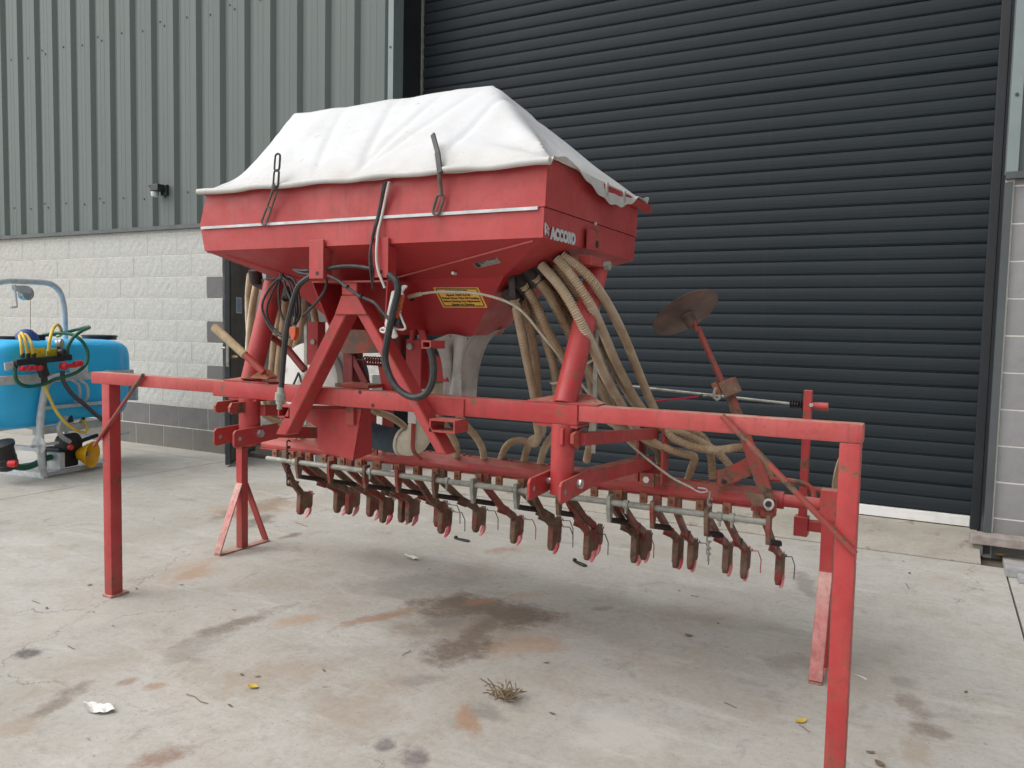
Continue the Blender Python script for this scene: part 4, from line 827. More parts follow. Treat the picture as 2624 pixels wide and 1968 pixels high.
while x < XB1 - .1: cyl((x, -2.33, .690), (x, -2.33, .700), .008, 8, bm=m_); cyl((x + .035, -2.33, .690), (x + .035, -2.33, .698), .006, 8, bm=m_); x += .238
D('beam_bolts', m_, 'red_rusty', cb)
cbm = bmesh.new(); addbox(cbm, (0, 0, 0), VX * .0165, VY * .009, VZ * .0215, .003); clampme = bpy.data.meshes.new('coulter_clamp'); cbm.to_mesh(clampme); cbm.free(); clampme.materials.append(M['rust'])
bbm = bolt((0, -.009, 0), (0, -1, 0), .0085, .005); boltme = bpy.data.meshes.new('bolt_head'); bmesh.ops.recalc_face_normals(bbm, faces=bbm.faces); bbm.to_mesh(boltme); bbm.free(); boltme.materials.append(M['disc_steel'])
clx = [-3.231 + .1192 * k for k in range(23)]
for x in clx:
    o = bpy.data.objects.new('coulter_clamp', clampme); o.location = (x + random.uniform(-.006, .006), -2.441, .611 + random.uniform(-.002, .002)); link(o, cb)
    o2 = bpy.data.objects.new('bolt_head', boltme); o2.location = (o.location.x, o.location.y, o.location.z); link(o2, cb)
# --- galvanised lift pipe with collars
PYY, PZZ = -2.505, .589
lp = D('lift_pipe', cyl((-3.23, PYY, PZZ), (-.562, PYY, PZZ), .0135, 14), 'galv_old', smooth=True)
for u in (757, 949, 1146, 1352, 1605, 1845, 1876):
    q = PY(u, 1173 + (u - 690) * .127, PYY); m_ = cyl((q.x - .010, PYY, PZZ), (q.x + .010, PYY, PZZ), .019, 14); addbox(m_, (q.x, PYY - .002, PZZ - .028), VX * .004, VY * .006, VZ * .012); D('pipe_collar', m_, 'galv_old', lp)
# --- coulters
tips = [(786, 1316, 0), (879, 1309, 0), (909, 1311, 1), (961, 1321, 0), (993.6, 1332, 1), (1044, 1332, 0), (1062, 1336, 1), (1134, 1344, 0), (1145, 1365, 1), (1233, 1361, 0), (1329.5, 1386.5, 0), (1427, 1389, 0), (1426, 1408, 1), (1515, 1428.5, 0), (1530, 1412, 1), (1635.6, 1436.7, 0), (1657, 1430, 1), (1738.7, 1446, 1), (1776.6, 1454, 0), (1867.5, 1464, 0), (1912, 1477, 0), (2000, 1493.6, 0)]
def yz(x, t, y, z): return Vector((x, t.y + y, t.z + z))
ZT = .215
for k, (u, v, row) in enumerate(tips):
    t = PZ(u - 3, v + 10, ZT); x = t.x + random.uniform(-.004, .004); t.y = max(-2.34, min(-2.03, t.y)); sk_ = random.uniform(-.008, .008)
    x0_ = x + random.uniform(-.02, .02)
    # arm: drops from the beam, then sweeps back and down
    P = [Vector((x0_, -2.43, .60)), Vector((x0_, -2.435, .560)), Vector((x, -2.40, .478)), yz(x, t, -.045, .158), yz(x, t, -.028, .125)]
    m_ = bmesh.new(); addbox(m_, P[0] + Vector((0, .006, -.004)), VX * .017, VY * .014, VZ * .034, .002); dog = P[1].lerp(P[3], .62) + Vector((0, -.012, -.006))
    beam(P[1] + Vector((0, -.002, .012)), dog, .019, .034, .003, bm=m_); beam(dog + (P[1] - dog) * .03, P[3], .019, .036, .003, bm=m_); beam(P[3] + (P[1] - P[3]) * .03, P[4], .019, .040, .003, bm=m_)
    beam(dog + Vector((-.011, -.02, .004)), dog + Vector((.011, .03, -.02)), .008, .044, .001, bm=m_)
    arm = D('coulter', m_, 'red_worn' if k % 3 == 1 or k > 16 else 'coulter', label=None)
    # boot
    jj = random.uniform(-.007, .007); prof = [(-.055, .152), (-.064, .050), (-.061, .030 + jj), (-.048, .018 + jj), (-.024, .022 + jj), (-.017, .050), (.010, .058 + jj), (.034, .046), (.048, .060), (.052, .118 + jj), (.030, .146), (-.02, .158)]
    m_ = prism([yz(x - .010 + sk_ * .2, t, y, z) for y, z in prof], (.022, 0, 0), bev=.002); D('boot', m_, 'coulter', arm); D('boot_flange', prism([yz(x - .0135, t, y * 1.0 - .002, z) for y, z in ((-.055, .150), (-.061, .045), (-.040, .030), (-.030, .140))], (.029, 0, 0), bev=.0015), 'coulter', arm)
    # share
    sh_ = [(.030, .052), (.048, .058), (.052, .036), (.044, .016), (.022, .002), (-.004, -.006), (.014, .012), (.027, .030)]
    m_ = prism([yz(x - .009 + (.004 if k % 2 else -.004), t, y, z) for y, z in sh_], (.018, 0, 0), bev=.003); D('share', m_, 'share_red' if k in (4, 8, 12, 17) else 'share_pink', arm, smooth=True)
    # torsion clip on the boot
    cp = []
    c0 = yz(x, t, .042, .135)
    for n in range(3 * 10 + 1): an = n / 10 * 2 * math.pi; cp.append(c0 + Vector((-.014 + n * .0009, math.cos(an) * .013, math.sin(an) * .013)))
    if k not in (2, 6, 14, 16):
        cp += [c0 + Vector((.016, .02, -.012)), c0 + Vector((.03, .07, -.022)), c0 + Vector((.042, .085, -.065)), c0 + Vector((.040, .09, -.13))] if 7 <= k else [c0 + Vector((.012, .02, -.005))]
    D('tine_wire', sweep(cp, .0026, 6), 'disc_steel' if k % 5 else 'share_red', arm)
# hooks and return springs between lift pipe and coulters
sps = [(766, 1210), (848, 1222), (938, 1236), (1022, 1252), (1116, 1262), (1214, 1274), (1325, 1290), (1433, 1306), (1563, 1319), (1674, 1331), (1812, 1352), (1970, 1374)]
for k, (u, v) in enumerate(sps):
    q = PY(u, v, -2.505); q.z = max(.47, min(.51, q.z))
    hk = D('spring_hook', prism([(q.x - .010, -2.525, PZZ + .03), (q.x - .010, -2.480, PZZ + .03), (q.x - .010, -2.480, PZZ - .02), (q.x - .010, -2.495, q.z - .008), (q.x - .010, -2.515, q.z - .008), (q.x - .010, -2.528, PZZ - .02)], (.016, 0, 0)), 'galv_old' if k in (5, 6, 8) else 'coulter')
    e_ = q + Vector((.01, .185, -.045)); P = resample([q + Vector((0, .01, 0)), e_], .003); D('return_spring', sweep(P, lambda i: .0115 + (.0016 if i % 2 else -.0010), 10), 'dark_clamp', hk)
    D('spring_eye', wire([e_, e_ + Vector((0, .02, .006)), e_ + Vector((.004, .035, -.004)), e_ + Vector((.006, .018, -.014)), e_], .0028, 6), 'dark_clamp', hk)
# --- parking stands
def stand(xc, name):
    s_ = D('parking_stand', box2((xc - .024, -2.386, .008), (xc + .024, -2.338, .69), .004), 'red', label=None)
    for sg, mt in ((-1, 'red_foot'), (1, 'red')):
        D('strut', beam((xc, -2.362 + sg * .020, .385 + .008), (xc, -2.362 + sg * .185, .012), .008, .050, .002, VX), mt, s_)
    D('base_strip', box2((xc - .025, -2.362 - .19, 0), (xc + .025, -2.362 + .20, .0078), .002), 'red_foot', s_)
    D('socket', box2((xc - .032, -2.395, .60), (xc + .032, -2.329, .72), .003), 'red_dark' if xc < -1 else 'red', s_)
stand(-3.575, 0); stand(-.352, 1)
# --- bout marker: folded arm with disc
AYM = -2.47
m_ = prism([PY(u, v, AYM) for u, v in ((1853, 1003), (1877, 1000), (1960, 1210), (1985, 1282), (1975, 1296), (1955, 1290), (1930, 1225))], (0, .022, 0), bev=.003); ma = D('marker_arm', m_, 'red_worn', label='rusty red folded marker arm')
D('marker_rib', prism([PY(u, v, AYM - .0025) for u, v in ((1866, 1010), (1880, 1003), (1978, 1255), (1968, 1262))], (0, .003, 0)), 'red_worn', ma)
pt, pb_ = PY(1787, 838, -2.47), PY(1866, 1013, -2.462); D('marker_pole', cyl(pb_, pt, .0125, 16), 'red_worn', ma, smooth=True)
dcen = PY(1760, 808, -2.455); ax = (dcen - CAM).normalized() * .47 + (UP * .866 - RGT * .5) * .88; ax.normalize()
prof = [(-.004, .02), (.0, .09), (.012, .146), (.0135, .1465), (.0145, .146), (.003, .09), (0, .02)]
D('marker_disc', lathe(dcen, ax, prof, 48), 'disc_steel', ma, smooth=True, label='round dark steel marker disc held up on a pole'); D('disc_hub', lathe(dcen - ax * .062, ax, [(0, .018), (.006, .024), (.05, .026), (.056, .034), (.062, .034)], 20), 'disc_steel', ma, smooth=True)
D('hub_bracket', beam(dcen - ax * .03 + Vector((.022, -.02, 0)), dcen - ax * .075 + Vector((.012, -.016, -.01)), .012, .012), 'red_rusty', ma)
q = PY(1871, 992, -2.49); m_ = bmesh.new(); dd_ = (pt - pb_).normalized(); ss_ = dd_.cross(VY).normalized(); addbox(m_, q, ss_ * .030, VY * .035, dd_ * .032, .003); D('pole_clamp', m_, 'coulter', ma)
q = PY(1838, 995, -2.455); m_ = bmesh.new(); addbox(m_, q, ss_ * .012, VY * .02, dd_ * .026, .002); D('pole_clamp', m_, 'rust', ma)
D('pull_ring', wire([PY(1835, 995, -2.50), PY(1829, 1008, -2.51), PY(1832, 1022, -2.51), PY(1842, 1024, -2.505), PY(1846, 1012, -2.50)], .006), 'galv_old', ma)
D('marker_link', prism([PY(u, v, -2.44) for u, v in ((1835, 1205), (1852, 1204), (1915, 1172), (1928, 1195), (1924, 1222), (1848, 1250), (1836, 1243))], (0, .02, 0), bev=.003), 'red_rusty'); q = PY(1856, 1235, -2.442); D('hole', cyl(q, q - VY * .001, .0105, 16), 'label_black')
D('marker_base', box2((PY(1925, 1270, -2.45).x, -2.45, .615), (PY(1990, 1270, -2.45).x, -2.426, .672), .003), 'red_rusty'); D('marker_base', prism([PY(u, v, -2.475) for u, v in ((1905, 1260), (1955, 1268), (1972, 1300), (1930, 1296))], (0, .009, 0)), 'coulter')
q = PY(1970, 1291, -2.49); D('pivot_pin', cyl(q + VY * .05, q - VY * .012, .012, 14), 'dark_clamp'); D('pivot_washer', lathe(q - VY * .002, VY, [(0, .012), (0, .021), (.003, .021), (.003, .012)], 20, cap=False), 'white_plastic'); D('lynch_ring', wire([q + Vector((-.016, -.012, .0)), q + Vector((-.010, -.014, -.018)), q + Vector((.006, -.014, -.024)), q + Vector((.018, -.012, -.010))], .002), 'zinc')
D('marker_tab', prism([PY(u, v, -2.45) for u, v in ((1945, 1300), (1983, 1303), (1988, 1322), (1978, 1330), (1945, 1322))], (0, .02, 0)), 'red_rusty')
D('crank_handle', wire([PY(1970, 1228, -2.36), PY(2005, 1230, -2.34), PY(2045, 1236, -2.32), (PY(2072, 1246, -2.30)), PY(2084, 1262, -2.30), PY(2085, 1285, -2.31)], .0115), 'red_rusty', smooth=True)
# second marker on the far side: post, weathered disc seen on edge
m_ = bmesh.new(); addbox(m_, (-.488, -2.08, .775), VX * .017, VY * .017, VZ * .315, .003); p2 = D('rear_post', m_, 'red'); D('rear_post_foot', box2((-.52, -2.11, .455), (-.462, -2.05, .54), .004), 'red', p2)
q = PY(2096, 1041, -2.08); D('post_stub', cyl((-.471, -2.08, q.z), (-.405, -2.08, q.z), .017, 16), 'red', p2, smooth=True); D('post_bolt', bolt((-.471, -2.098, q.z + .005), (0, -1, 0), .009, .008), 'zinc', p2); D('tape', box2((-.4709, -2.0985, .90), (-.466, -2.0975, .915)), 'label_yellow', p2)
D('rear_link', box2((-.461, -2.10, .48), (-.385, -2.06, .525), .003), 'red')
a, b = PY(1616, 990, -2.0), PY(2046, 1037, -2.06); D('control_rod', cyl(a, b, .0065, 12), 'galv_old', smooth=True)
m_ = bmesh.new(); bq = PY(2036, 1036, -2.06)
for k in range(5): lathe(bq + Vector((-.02 + k * .011, 0, 0)), VX, [(0, .012), (.004, .021), (.008, .012)], 14, bm=m_)
D('rod_spring', m_, 'dark_clamp', smooth=True); D('rod_pin', wire([bq + Vector((.03, -.005, .05)), bq + Vector((.034, -.005, .0)), bq + Vector((.036, -.005, -.04))], .003), 'dark_clamp')
dc2 = Vector((-.352, -2.06, .66)); D('marker_disc', lathe(dc2, Vector((1, -.13, .02)), [(-.003, .02), (0, .10), (.012, .165), (.016, .166), (.018, .164), (.006, .10), (.003, .02)], 40), 'disc_tan', smooth=True, label='weathered tan marker disc seen edge-on beside the stand')
D('disc_axle', cyl((-.47, -2.08, .66), (-.352, -2.06, .66), .012, 12), 'red_rusty')
D('tension_cord', cyl(PY(1676, 1028, -2.35), PY(1792, 1016, -2.46), .0035, 8), 'red_cord'); m_ = cyl(PY(1792, 1016, -2.46), PY(1802, 1014, -2.465), .008, 10); D('cord_hook', m_, 'black_rubber'); D('cord_hook', wire([PY(1800, 1014, -2.465), PY(1815, 1012, -2.47), PY(1828, 1015, -2.48)], .004), 'zinc')
# --- lever with wooden handle, cross tube
a, b, c = PY(549, 838, -3.37), PY(626, 908, -3.36), PY(676, 955, -3.34); D('lever', cyl(b, c, .0145, 16), 'red_rusty', smooth=True); D('wooden_handle', cyl(a, b + (c - b) * .05, .0185, 18, .017, bev=.003), 'old_wood', smooth=True, label='bare wooden lever handle'); D('lever_foot', prism([PY(u, v, -3.33) for u, v in ((640, 968), (668, 948), (688, 966), (684, 972))], (0, .05, 0)), 'rust')
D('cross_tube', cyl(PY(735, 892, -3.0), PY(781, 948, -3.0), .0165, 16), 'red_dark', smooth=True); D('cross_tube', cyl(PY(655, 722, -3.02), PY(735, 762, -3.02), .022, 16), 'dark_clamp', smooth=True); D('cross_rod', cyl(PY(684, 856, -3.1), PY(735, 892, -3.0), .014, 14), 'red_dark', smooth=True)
D('fan_bracket', box2((PY(792, 862, -3.02).x, -3.03, 1.15), (PY(818, 862, -3.02).x, -2.98, 1.34)), 'red_clean'); D('bolt_head', bolt(PY(803, 876, -3.031), (0, -1, 0), .013, .006), 'galv_old')
# --- cables
def W_(pts, r, mat='black_rubber', name='cable', y=-3.42): D(name, wire([PY(*p) if len(p) == 3 else PY(p[0], p[1], y) for p in pts], r, 8), mat, smooth=True)
Yc = -3.38
W_([(721, 709), (694, 734), (672, 779), (680, 817), (703, 852), (728, 862), (746, 862)], .0048, y=Yc); W_([(720, 711), (714, 741), (718, 795), (731, 827), (744, 832)], .0045, y=Yc + .01); W_([(725, 709), (735, 745), (747, 775), (752, 812)], .0048, y=Yc - .01)
W_([(728, 709), (752, 716), (766, 756), (768, 808), (757, 830)], .0052, y=Yc); W_([(728, 711), (748, 722), (759, 760), (762, 808), (755, 832)], .0048, y=Yc + .012); W_([(726, 712), (741, 727), (752, 765), (757, 815), (751, 832)], .0045, y=Yc - .012); W_([(718, 712), (700, 745), (684, 790), (692, 830), (720, 856)], .0042, y=Yc + .02)
W_([(722, 700), (721, 716)], .009, y=Yc - .01); W_([(682, 716), (700, 716), (716, 711)], .004, y=Yc + .02)
D('plug', prism([PY(u, v, -3.40) for u, v in ((740, 838), (757, 838), (757, 855), (752, 872), (747, 872), (740, 855))], (0, .022, 0), bev=.002), 'orange_plug')
W_([(752, 692), (775, 694), (793, 693)], .0055, y=-3.44); W_([(752, 692), (770, 700), (795, 704), (799, 707)], .0055, y=-3.44); W_([(832, 691), (860, 685), (890, 682), (925, 684), (953, 689)], .0075, y=-3.44)
hh = [(797, 707), (778, 720), (762, 738), (746, 790), (733, 850), (726, 926), (721, 994)]; W_(hh, .0105, name='hydraulic_hose', y=-3.45)
a, b = PY(720, 992, -3.45), PY(717, 1036, -3.45); D('hose_coupling', lathe(a, b - a, [(0, .013), (.02, .013), (.022, .020), (.050, .020), (.052, .015), (.064, .015), (.066, .010), (.085, .010)], 14), 'galv_old', smooth=True)
W_([(841, 707), (865, 718), (886, 734), (922, 759), (958, 775), (978, 797), (1000, 822)], .0062, y=-3.45); W_([(839, 709), (832, 745), (807, 779), (775, 811)], .0052, y=-3.43)
for u, v in ((887, 734), (923, 760)): D('cable_tie', box(PY(u, v, -3.452), .018, .018, .012, .003), 'black_rubber')
W_([(997, 704), (1014, 718), (1020, 745), (1009, 790), (997, 847), (987, 905), (990, 940), (1010, 985), (1037, 1010), (1066, 1018), (1094, 1006), (1110, 968), (1109, 923), (1101, 893)], .0125, name='hydraulic_hose', y=-3.455)
W_([(988, 466, -3.48), (973, 542, -3.462), (960, 592, -3.462), (948, 647, -3.475), (950, 700, -3.47), (956, 740, -3.44)], .0045); W_([(984, 466, -3.478), (970, 542, -3.46), (953, 610, -3.468), (952, 660, -3.472), (958, 720, -3.46)], .0038); W_([(997, 466, -3.48), (979, 550, -3.462), (967, 606, -3.47), (966, 680, -3.475), (986, 738, -3.46)], .0045, 'cable_white')
# long pale control cable to the marker chain
W_([(1048, 760, -3.26), (1079, 753, -3.29), (1126, 748, -3.29), (1205, 750, -3.28), (1267, 762, -3.26), (1314, 781, -3.24), (1349, 809, -3.22), (1390, 860, -3.17), (1431, 909, -3.12), (1478, 970, -3.0), (1525, 1029, -2.9), (1572, 1094, -2.75), (1633, 1155, -2.62), (1716, 1220, -2.53), (1771, 1249, -2.50)], .0048, 'bowden', 'control_cable'); W_([(1048, 760, -3.265), (1078, 753.5, -3.292)], .008, 'bowden', 'control_cable'); W_([(735, 752, -3.02), (790, 750, -3.02), (850, 750, -3.02), (880, 752, -3.02)], .0045, 'bowden', 'control_cable')
W_([(1771, 1249, -2.50), (1785, 1258, -2.50), (1800, 1262, -2.495), (1815, 1258, -2.49), (1806, 1252, -2.49), (1788, 1250, -2.50)], .0035, 'zinc', 'cable_eye')
# chains of single links
def chain(a, b, n, mat, par=None):
    for k in range(n):
        p, q = a.lerp(b, (k - .12) / n), a.lerp(b, (k + 1.12) / n); d = (q - p); L_ = d.length; d.normalize(); s = VX if k % 2 else VY; w = L_ * .26; pts = []
        for j in range(13):
            t = j / 12 * 2 * math.pi; pts.append((p + q) / 2 + s * (w * math.cos(t)) + d * ((L_ / 2 - w) * (1 if math.sin(t) >= 0 else -1) + w * math.sin(t)))
        D('chain_link', sweep(pts, .0042, 6), mat)
chain(PY(1820, 1262, -2.48), PY(1815, 1436, -2.48), 11, 'galv_old'); chain(PY(739, 1130, -2.50), PY(739, 1242, -2.50), 7, 'dark_clamp')
# hanging white terminal strip with tangled cord
m_ = prism([PY(u, v, -3.425) for u, v in ((1002, 746), (1014, 743), (1014, 800), (996, 845), (985, 838), (986, 828))], (0, .015, 0), bev=.003); ts = D('terminal_strip', m_, 'white_plastic', label='white plastic terminal strip hung on the headstock')
D('strip_tab', prism([PY(u, v, -3.42) for u, v in ((1022, 738), (1032, 730), (1041, 731), (1040, 737), (1030, 743), (1030, 756), (1022, 752))], (0, .010, 0), bev=.002), 'white_plastic', ts); D('strip_tab', prism([PY(u, v, -3.42) for u, v in ((1005, 842), (1010, 842), (1017, 862), (1010, 868), (1004, 867), (1001, 860))], (0, .010, 0), bev=.002), 'white_plastic', ts)
for k in range(6): q = PY(1028 - k * 2.2, 760 + k * 10.5, -3.43); D('terminal', box(q, .020, .018, .013, .003), 'orange_plug', ts)
D('terminal_rail', beam(PY(1032, 752, -3.425), PY(1021, 818, -3.425), .010, .010), 'white_plastic', ts); q = PY(1014, 826, -3.43); D('terminal_plug', box(q, .05, .03, .024, .004), 'black_rubber', ts)
W_([(1024, 803, -3.43), (1034, 828, -3.43), (1040, 840, -3.43), (1034, 845, -3.43), (1018, 843, -3.43), (1005, 836, -3.43)], .004, 'cable_white'); W_([(975, 845, -3.44), (982, 840, -3.45), (992, 846, -3.45), (985, 852, -3.45), (975, 848, -3.44), (980, 842, -3.44), (994, 850, -3.45)], .0042, 'cable_white')
rebase(dr, (-1.87, -2.9, 0))

# ================================================================== CROP SPRAYER
A0 = PZ(108, 1226, 0); B0 = PZ(296, 1190, 0); fx = (B0 - A0); FL = fx.length; fx.normalize(); fy = Vector((-fx.y, fx.x, 0))
if fy.x > 0: fy = -fy                                # local x along the sprayer's front, local y towards its back
fnn = fy.copy()
sp_ = thing('crop_sprayer', 'blue tank crop sprayer on a galvanised frame beside the block wall', 'sprayer')
def SPp(u, v, d=0.): return PP(u, v, A0 + fy * d, fnn)
def Lp(x, y, z): return A0 + fx * x + fy * y + VZ * z
def G(name, geo, mat, parent=None, smooth=False, label=None): return obj(name, geo, mat, parent or sp_, smooth, label)
def lbox(x0_, x1_, y0_, y1_, z0_, z1_, bev=0.):
    m = bmesh.new(); addbox(m, Lp((x0_ + x1_) / 2, (y0_ + y1_) / 2, (z0_ + z1_) / 2), fx * (x1_ - x0_) / 2, fy * (y1_ - y0_) / 2, VZ * (z1_ - z0_) / 2, bev); return m
def loc(p): d = p - A0; return d.dot(fx), d.dot(fy), d.z
tr_ = loc(SPp(329, 980, .30)); tb = loc(SPp(100, 1100, .06)); tt = loc(SPp(230, 868, .30))
X1, X0 = tr_[0] - .13, tr_[0] - 1.62; ZB, ZT_ = tb[2], tt[2]
# tank: rounded box with waisted shoulders
def tank_mesh():
    m = bmesh.new(); cx_, cz_ = (X0 + X1) / 2, (ZB + ZT_) / 2; hx_, hz_ = (X1 - X0) / 2, (ZT_ - ZB) / 2; hy_ = .34; nu, nv = 64, 40; rows = []
    def se(c, e): return math.copysign(abs(c) ** e, c)
    for j in range(nv + 1):
        ph = -math.pi / 2 + math.pi * j / nv; row = []
        for i in range(nu):
            th = 2 * math.pi * i / nu; cr = se(math.cos(ph), .30); X_ = se(math.cos(th), .32) * cr; Y_ = se(math.sin(th), .38) * cr; Z_ = se(math.sin(ph), .30)
            k = 1.0 + .05 * Z_ - .06 * max(0, -Z_); dip = -.02 * math.exp(-((X_ + .05) / .35) ** 2) if Z_ > .9 else 0; rib = -.018 * math.exp(-((X_ - .80) / .03) ** 2) * (1 if Z_ > -.8 else 0); arch = .06 * math.exp(-((X_ - .42) / .13) ** 2) if Z_ < -.9 else 0
            row.append(m.verts.new(Lp(cx_ + hx_ * X_ * (1 - .03 * abs(Z_)), .38 + hy_ * Y_ * k * (1 + rib * 2.2), cz_ + hz_ * Z_ + dip + arch)))
        rows.append(row)
    for p, q in zip(rows, rows[1:]):
        for k in range(nu): m.faces.new((p[k], p[(k + 1) % nu], q[(k + 1) % nu], q[k]))
    bmesh.ops.remove_doubles(m, verts=m.verts, dist=.0004); return m
tank = G('tank', tank_mesh(), 'tank_blue', smooth=True, label='moulded bright blue plastic tank')
def disk(u, v, d, r, h, mat, name='lid'):
    p = SPp(u, v, d); l = loc(p); p = Lp(l[0], l[1], ZT_ - .012); return G(name, lathe(p, VZ, [(0, r), (h * .6, r), (h * .62, r * 1.06), (h * .9, r * 1.06), (h, r * .95)], 32), mat, tank, smooth=True)
disk(255, 858, .45, .15, .045, 'lid_black'); disk(28, 871, .40, .10, .035, 'lid_black'); disk(100, 870, .30, .05, .05, 'lid_black', 'filler_cap')
p = SPp(68, 860, .28); G('hopper_cap', lathe(Lp(*loc(p)[:2], ZT_ - .02), VZ, [(0, .10), (.06, .085), (.10, .04), (.105, .01)], 24), 'lid_blue', tank, smooth=True)
zl = SPp(215, 940, .02); G('tank_label', lbox(loc(SPp(180, 940, .03))[0], loc(SPp(226, 940, .03))[0], .0335, .036, loc(SPp(215, 965, .03))[2], loc(SPp(215, 925, .03))[2]), 'sign_white', tank)
# galvanised frame
m = lambda pts, w=.045, h=.045: [beam(a, b, w, h, .005, bm=(q_ := bmesh.new())) for a, b in zip(pts, pts[1:])]
def tubebar(pts, r, mat='galv', name='frame_tube'): return G(name, sweep(resample(smoothpath(pts, .02), .02), r, 12), mat, smooth=True)
ft = loc(SPp(150, 957, 0)); zc = ft[2]
def Lf(u, v, d=0.): return SPp(u, v, d)
tubebar([Lp(.02, .0, .02), Lp(.0, 0, .12), Lp(-.01, 0, .45), Lf(113, 1010), Lf(120, 985), Lf(140, 968), Lf(165, 962)], .030); tubebar([Lp(FL - .02, 0, .02), Lp(FL, 0, .12), Lp(FL + .005, 0, .45), Lf(291, 985), Lf(284, 962), Lf(272, 955)], .030)
for z0_, d0 in ((loc(Lf(200, 965))[2], 0.0),): G('frame_beam', lbox(-.55, FL + .25, .018, .05, z0_ - .035, z0_ + .035, .004), 'galv')
G('frame_beam', lbox(.0, FL, .0, .03, loc(Lf(180, 1040))[2] - .014, loc(Lf(180, 1040))[2] + .014, .003), 'galv')
for xx in (.02, FL - .02): G('base_rail', lbox(xx - .022, xx + .022, -.02, .62, .0, .045, .004), 'galv')
G('base_rail', lbox(.043, FL - .043, .0, .04, .004, .042, .004), 'galv'); G('base_rail', lbox(.043, FL - .043, .56, .60, .004, .042, .004), 'galv')
for xx in (.02, FL - .02):
    G('rear_leg', lbox(xx - .02, xx + .02, .57, .61, .0455, zc + .05, .004), 'galv'); G('cross_rail', lbox(xx - .015, xx + .015, .03, .565, .22, .26, .003), 'galv')
G('frame_beam', lbox(-.4, FL + .2, .722, .75, zc - .03, zc + .03, .003), 'galv')
G('saddle', lbox(.0, FL, .06, .10, ZB - .05, ZB + .012, .004), 'galv'); G('saddle', lbox(.0, FL, .55, .59, ZB - .05, ZB + .012, .004), 'galv')
for xx in (0, FL):
    c_ = Lp(xx, 0, .285); mm = cyl(c_ - fx * .12 + fy * -.02, c_ + fx * .14 + fy * -.02, .013, 12); G('linkage_pin', mm, 'galv', smooth=True); G('pin_plate', lathe(c_ - fx * .028, fx, [(0, .04), (0, .075), (.006, .075), (.006, .04)], 24), 'galv')
# top arch with winch
a1 = [(167, 865, .5), (165, 800, .5), (158, 760, .5), (145, 738, .5), (120, 725, .5), (60, 721, .5), (10, 721, .5), (-25, 735, .5), (-40, 780, .5), (-42, 870, .5)]; ar = [Lf(*q) for q in a1]; tubebar([Lp(loc(ar[0])[0], .5, ZT_ - .35)] + ar + [Lp(loc(ar[-1])[0], .5, ZT_ - .35)], .026, name='top_arch')
q = Lf(68, 752, .47); wn_ = G('winch', lathe(q - fy * .02, fy, [(0, .02), (.0, .058), (.008, .06), (.03, .045), (.052, .06), (.06, .058)], 28), 'zinc', smooth=True); mm = prism([Lf(u, v, .445) for u, v in ((30, 737), (48, 731), (72, 732), (84, 740), (78, 752), (52, 752))], fy * .008); G('winch_plate', mm, 'galv', wn_)
mm = cyl(Lf(38, 736, .44), Lf(43, 785, .42), .009, 8); cyl(Lf(43, 786, .42), Lf(28, 788, .38), .009, 8, bm=mm); cyl(Lf(36, 745, .46), Lf(36, 730, .46), .02, 10, bm=mm); G('winch_handle', mm, 'galv', wn_); G('winch_cable', cyl(Lf(78, 768, .47), Lf(78, 862, .47), .002, 6), 'dark_clamp', wn_)
# control manifold
def wl(pts, r, mat, name): return G(name, wire([Lf(*p) for p in pts], r, 10, .015), mat, smooth=True)
ctl = G('control_manifold', beam(Lf(38, 930, -.12), Lf(180, 915, -.12), .05, .05, .008), 'lid_black'); G('manifold_block', beam(Lf(100, 925, -.12), Lf(115, 965, -.12), .05, .07, .008), 'lid_black', ctl); G('manifold_post', beam(Lf(112, 930, -.10), Lf(114, 985, -.08), .045, .05, .006), 'lid_black', ctl)
for u in (56, 74, 87, 100): p = Lf(u, 945 - (u - 56) * .05, -.15); G('control_knob', lathe(p + fy * .03, -fy, [(0, .006), (.02, .022), (.05, .022), (.056, .016)], 14), 'knob_red', ctl, smooth=True)
for u in (58, 72, 87): G('hose_fitting', cyl(Lf(u, 918, -.12), Lf(u, 905, -.12), .016, 12), 'lid_black', ctl)
G('control_lever', beam(Lf(152, 940, -.15), Lf(195, 936, -.16), .03, .035, .008), 'knob_red', ctl); G('lever_grip', lathe(Lf(190, 934, -.16), Lf(208, 930, -.16) - Lf(190, 934, -.16), [(0, .02), (.008, .027), (.07, .027), (.078, .02)], 14), 'knob_red', ctl, smooth=True); G('lever_hub', lathe(Lf(158, 938, -.14), -fy, [(0, .03), (.04, .034), (.06, .02)], 16), 'knob_red', ctl, smooth=True)
for (u0_, u1_) in ((70, 116), (119, 162)): G('instruction_plate', prism([Lf(u0_, 895, -.08), Lf(u1_ - 2, 891, -.08), Lf(u1_ + 1, 914, -.08), Lf(u0_ + 2, 918, -.08)], fy * .006), 'yellow_sign', ctl)
p = Lf(151, 880, -.12); G('pressure_gauge', lathe(p + fy * .02, -fy + fx * .4, [(0, .034), (.02, .038), (.04, .038), (.042, .034)], 24), 'gauge', ctl, smooth=True); G('gauge_stem', cyl(Lf(151, 890, -.12), Lf(151, 915, -.12), .016, 12), 'lid_black', ctl); G('pressure_knob', lathe(Lf(152, 902, -.14), -fy, [(0, .02), (.01, .03), (.05, .03), (.06, .02)], 16), 'lid_black', ctl, smooth=True)
G('side_bracket', beam(Lf(12, 940, -.10), Lf(45, 935, -.10), .01, .06, .002), 'galv', ctl)
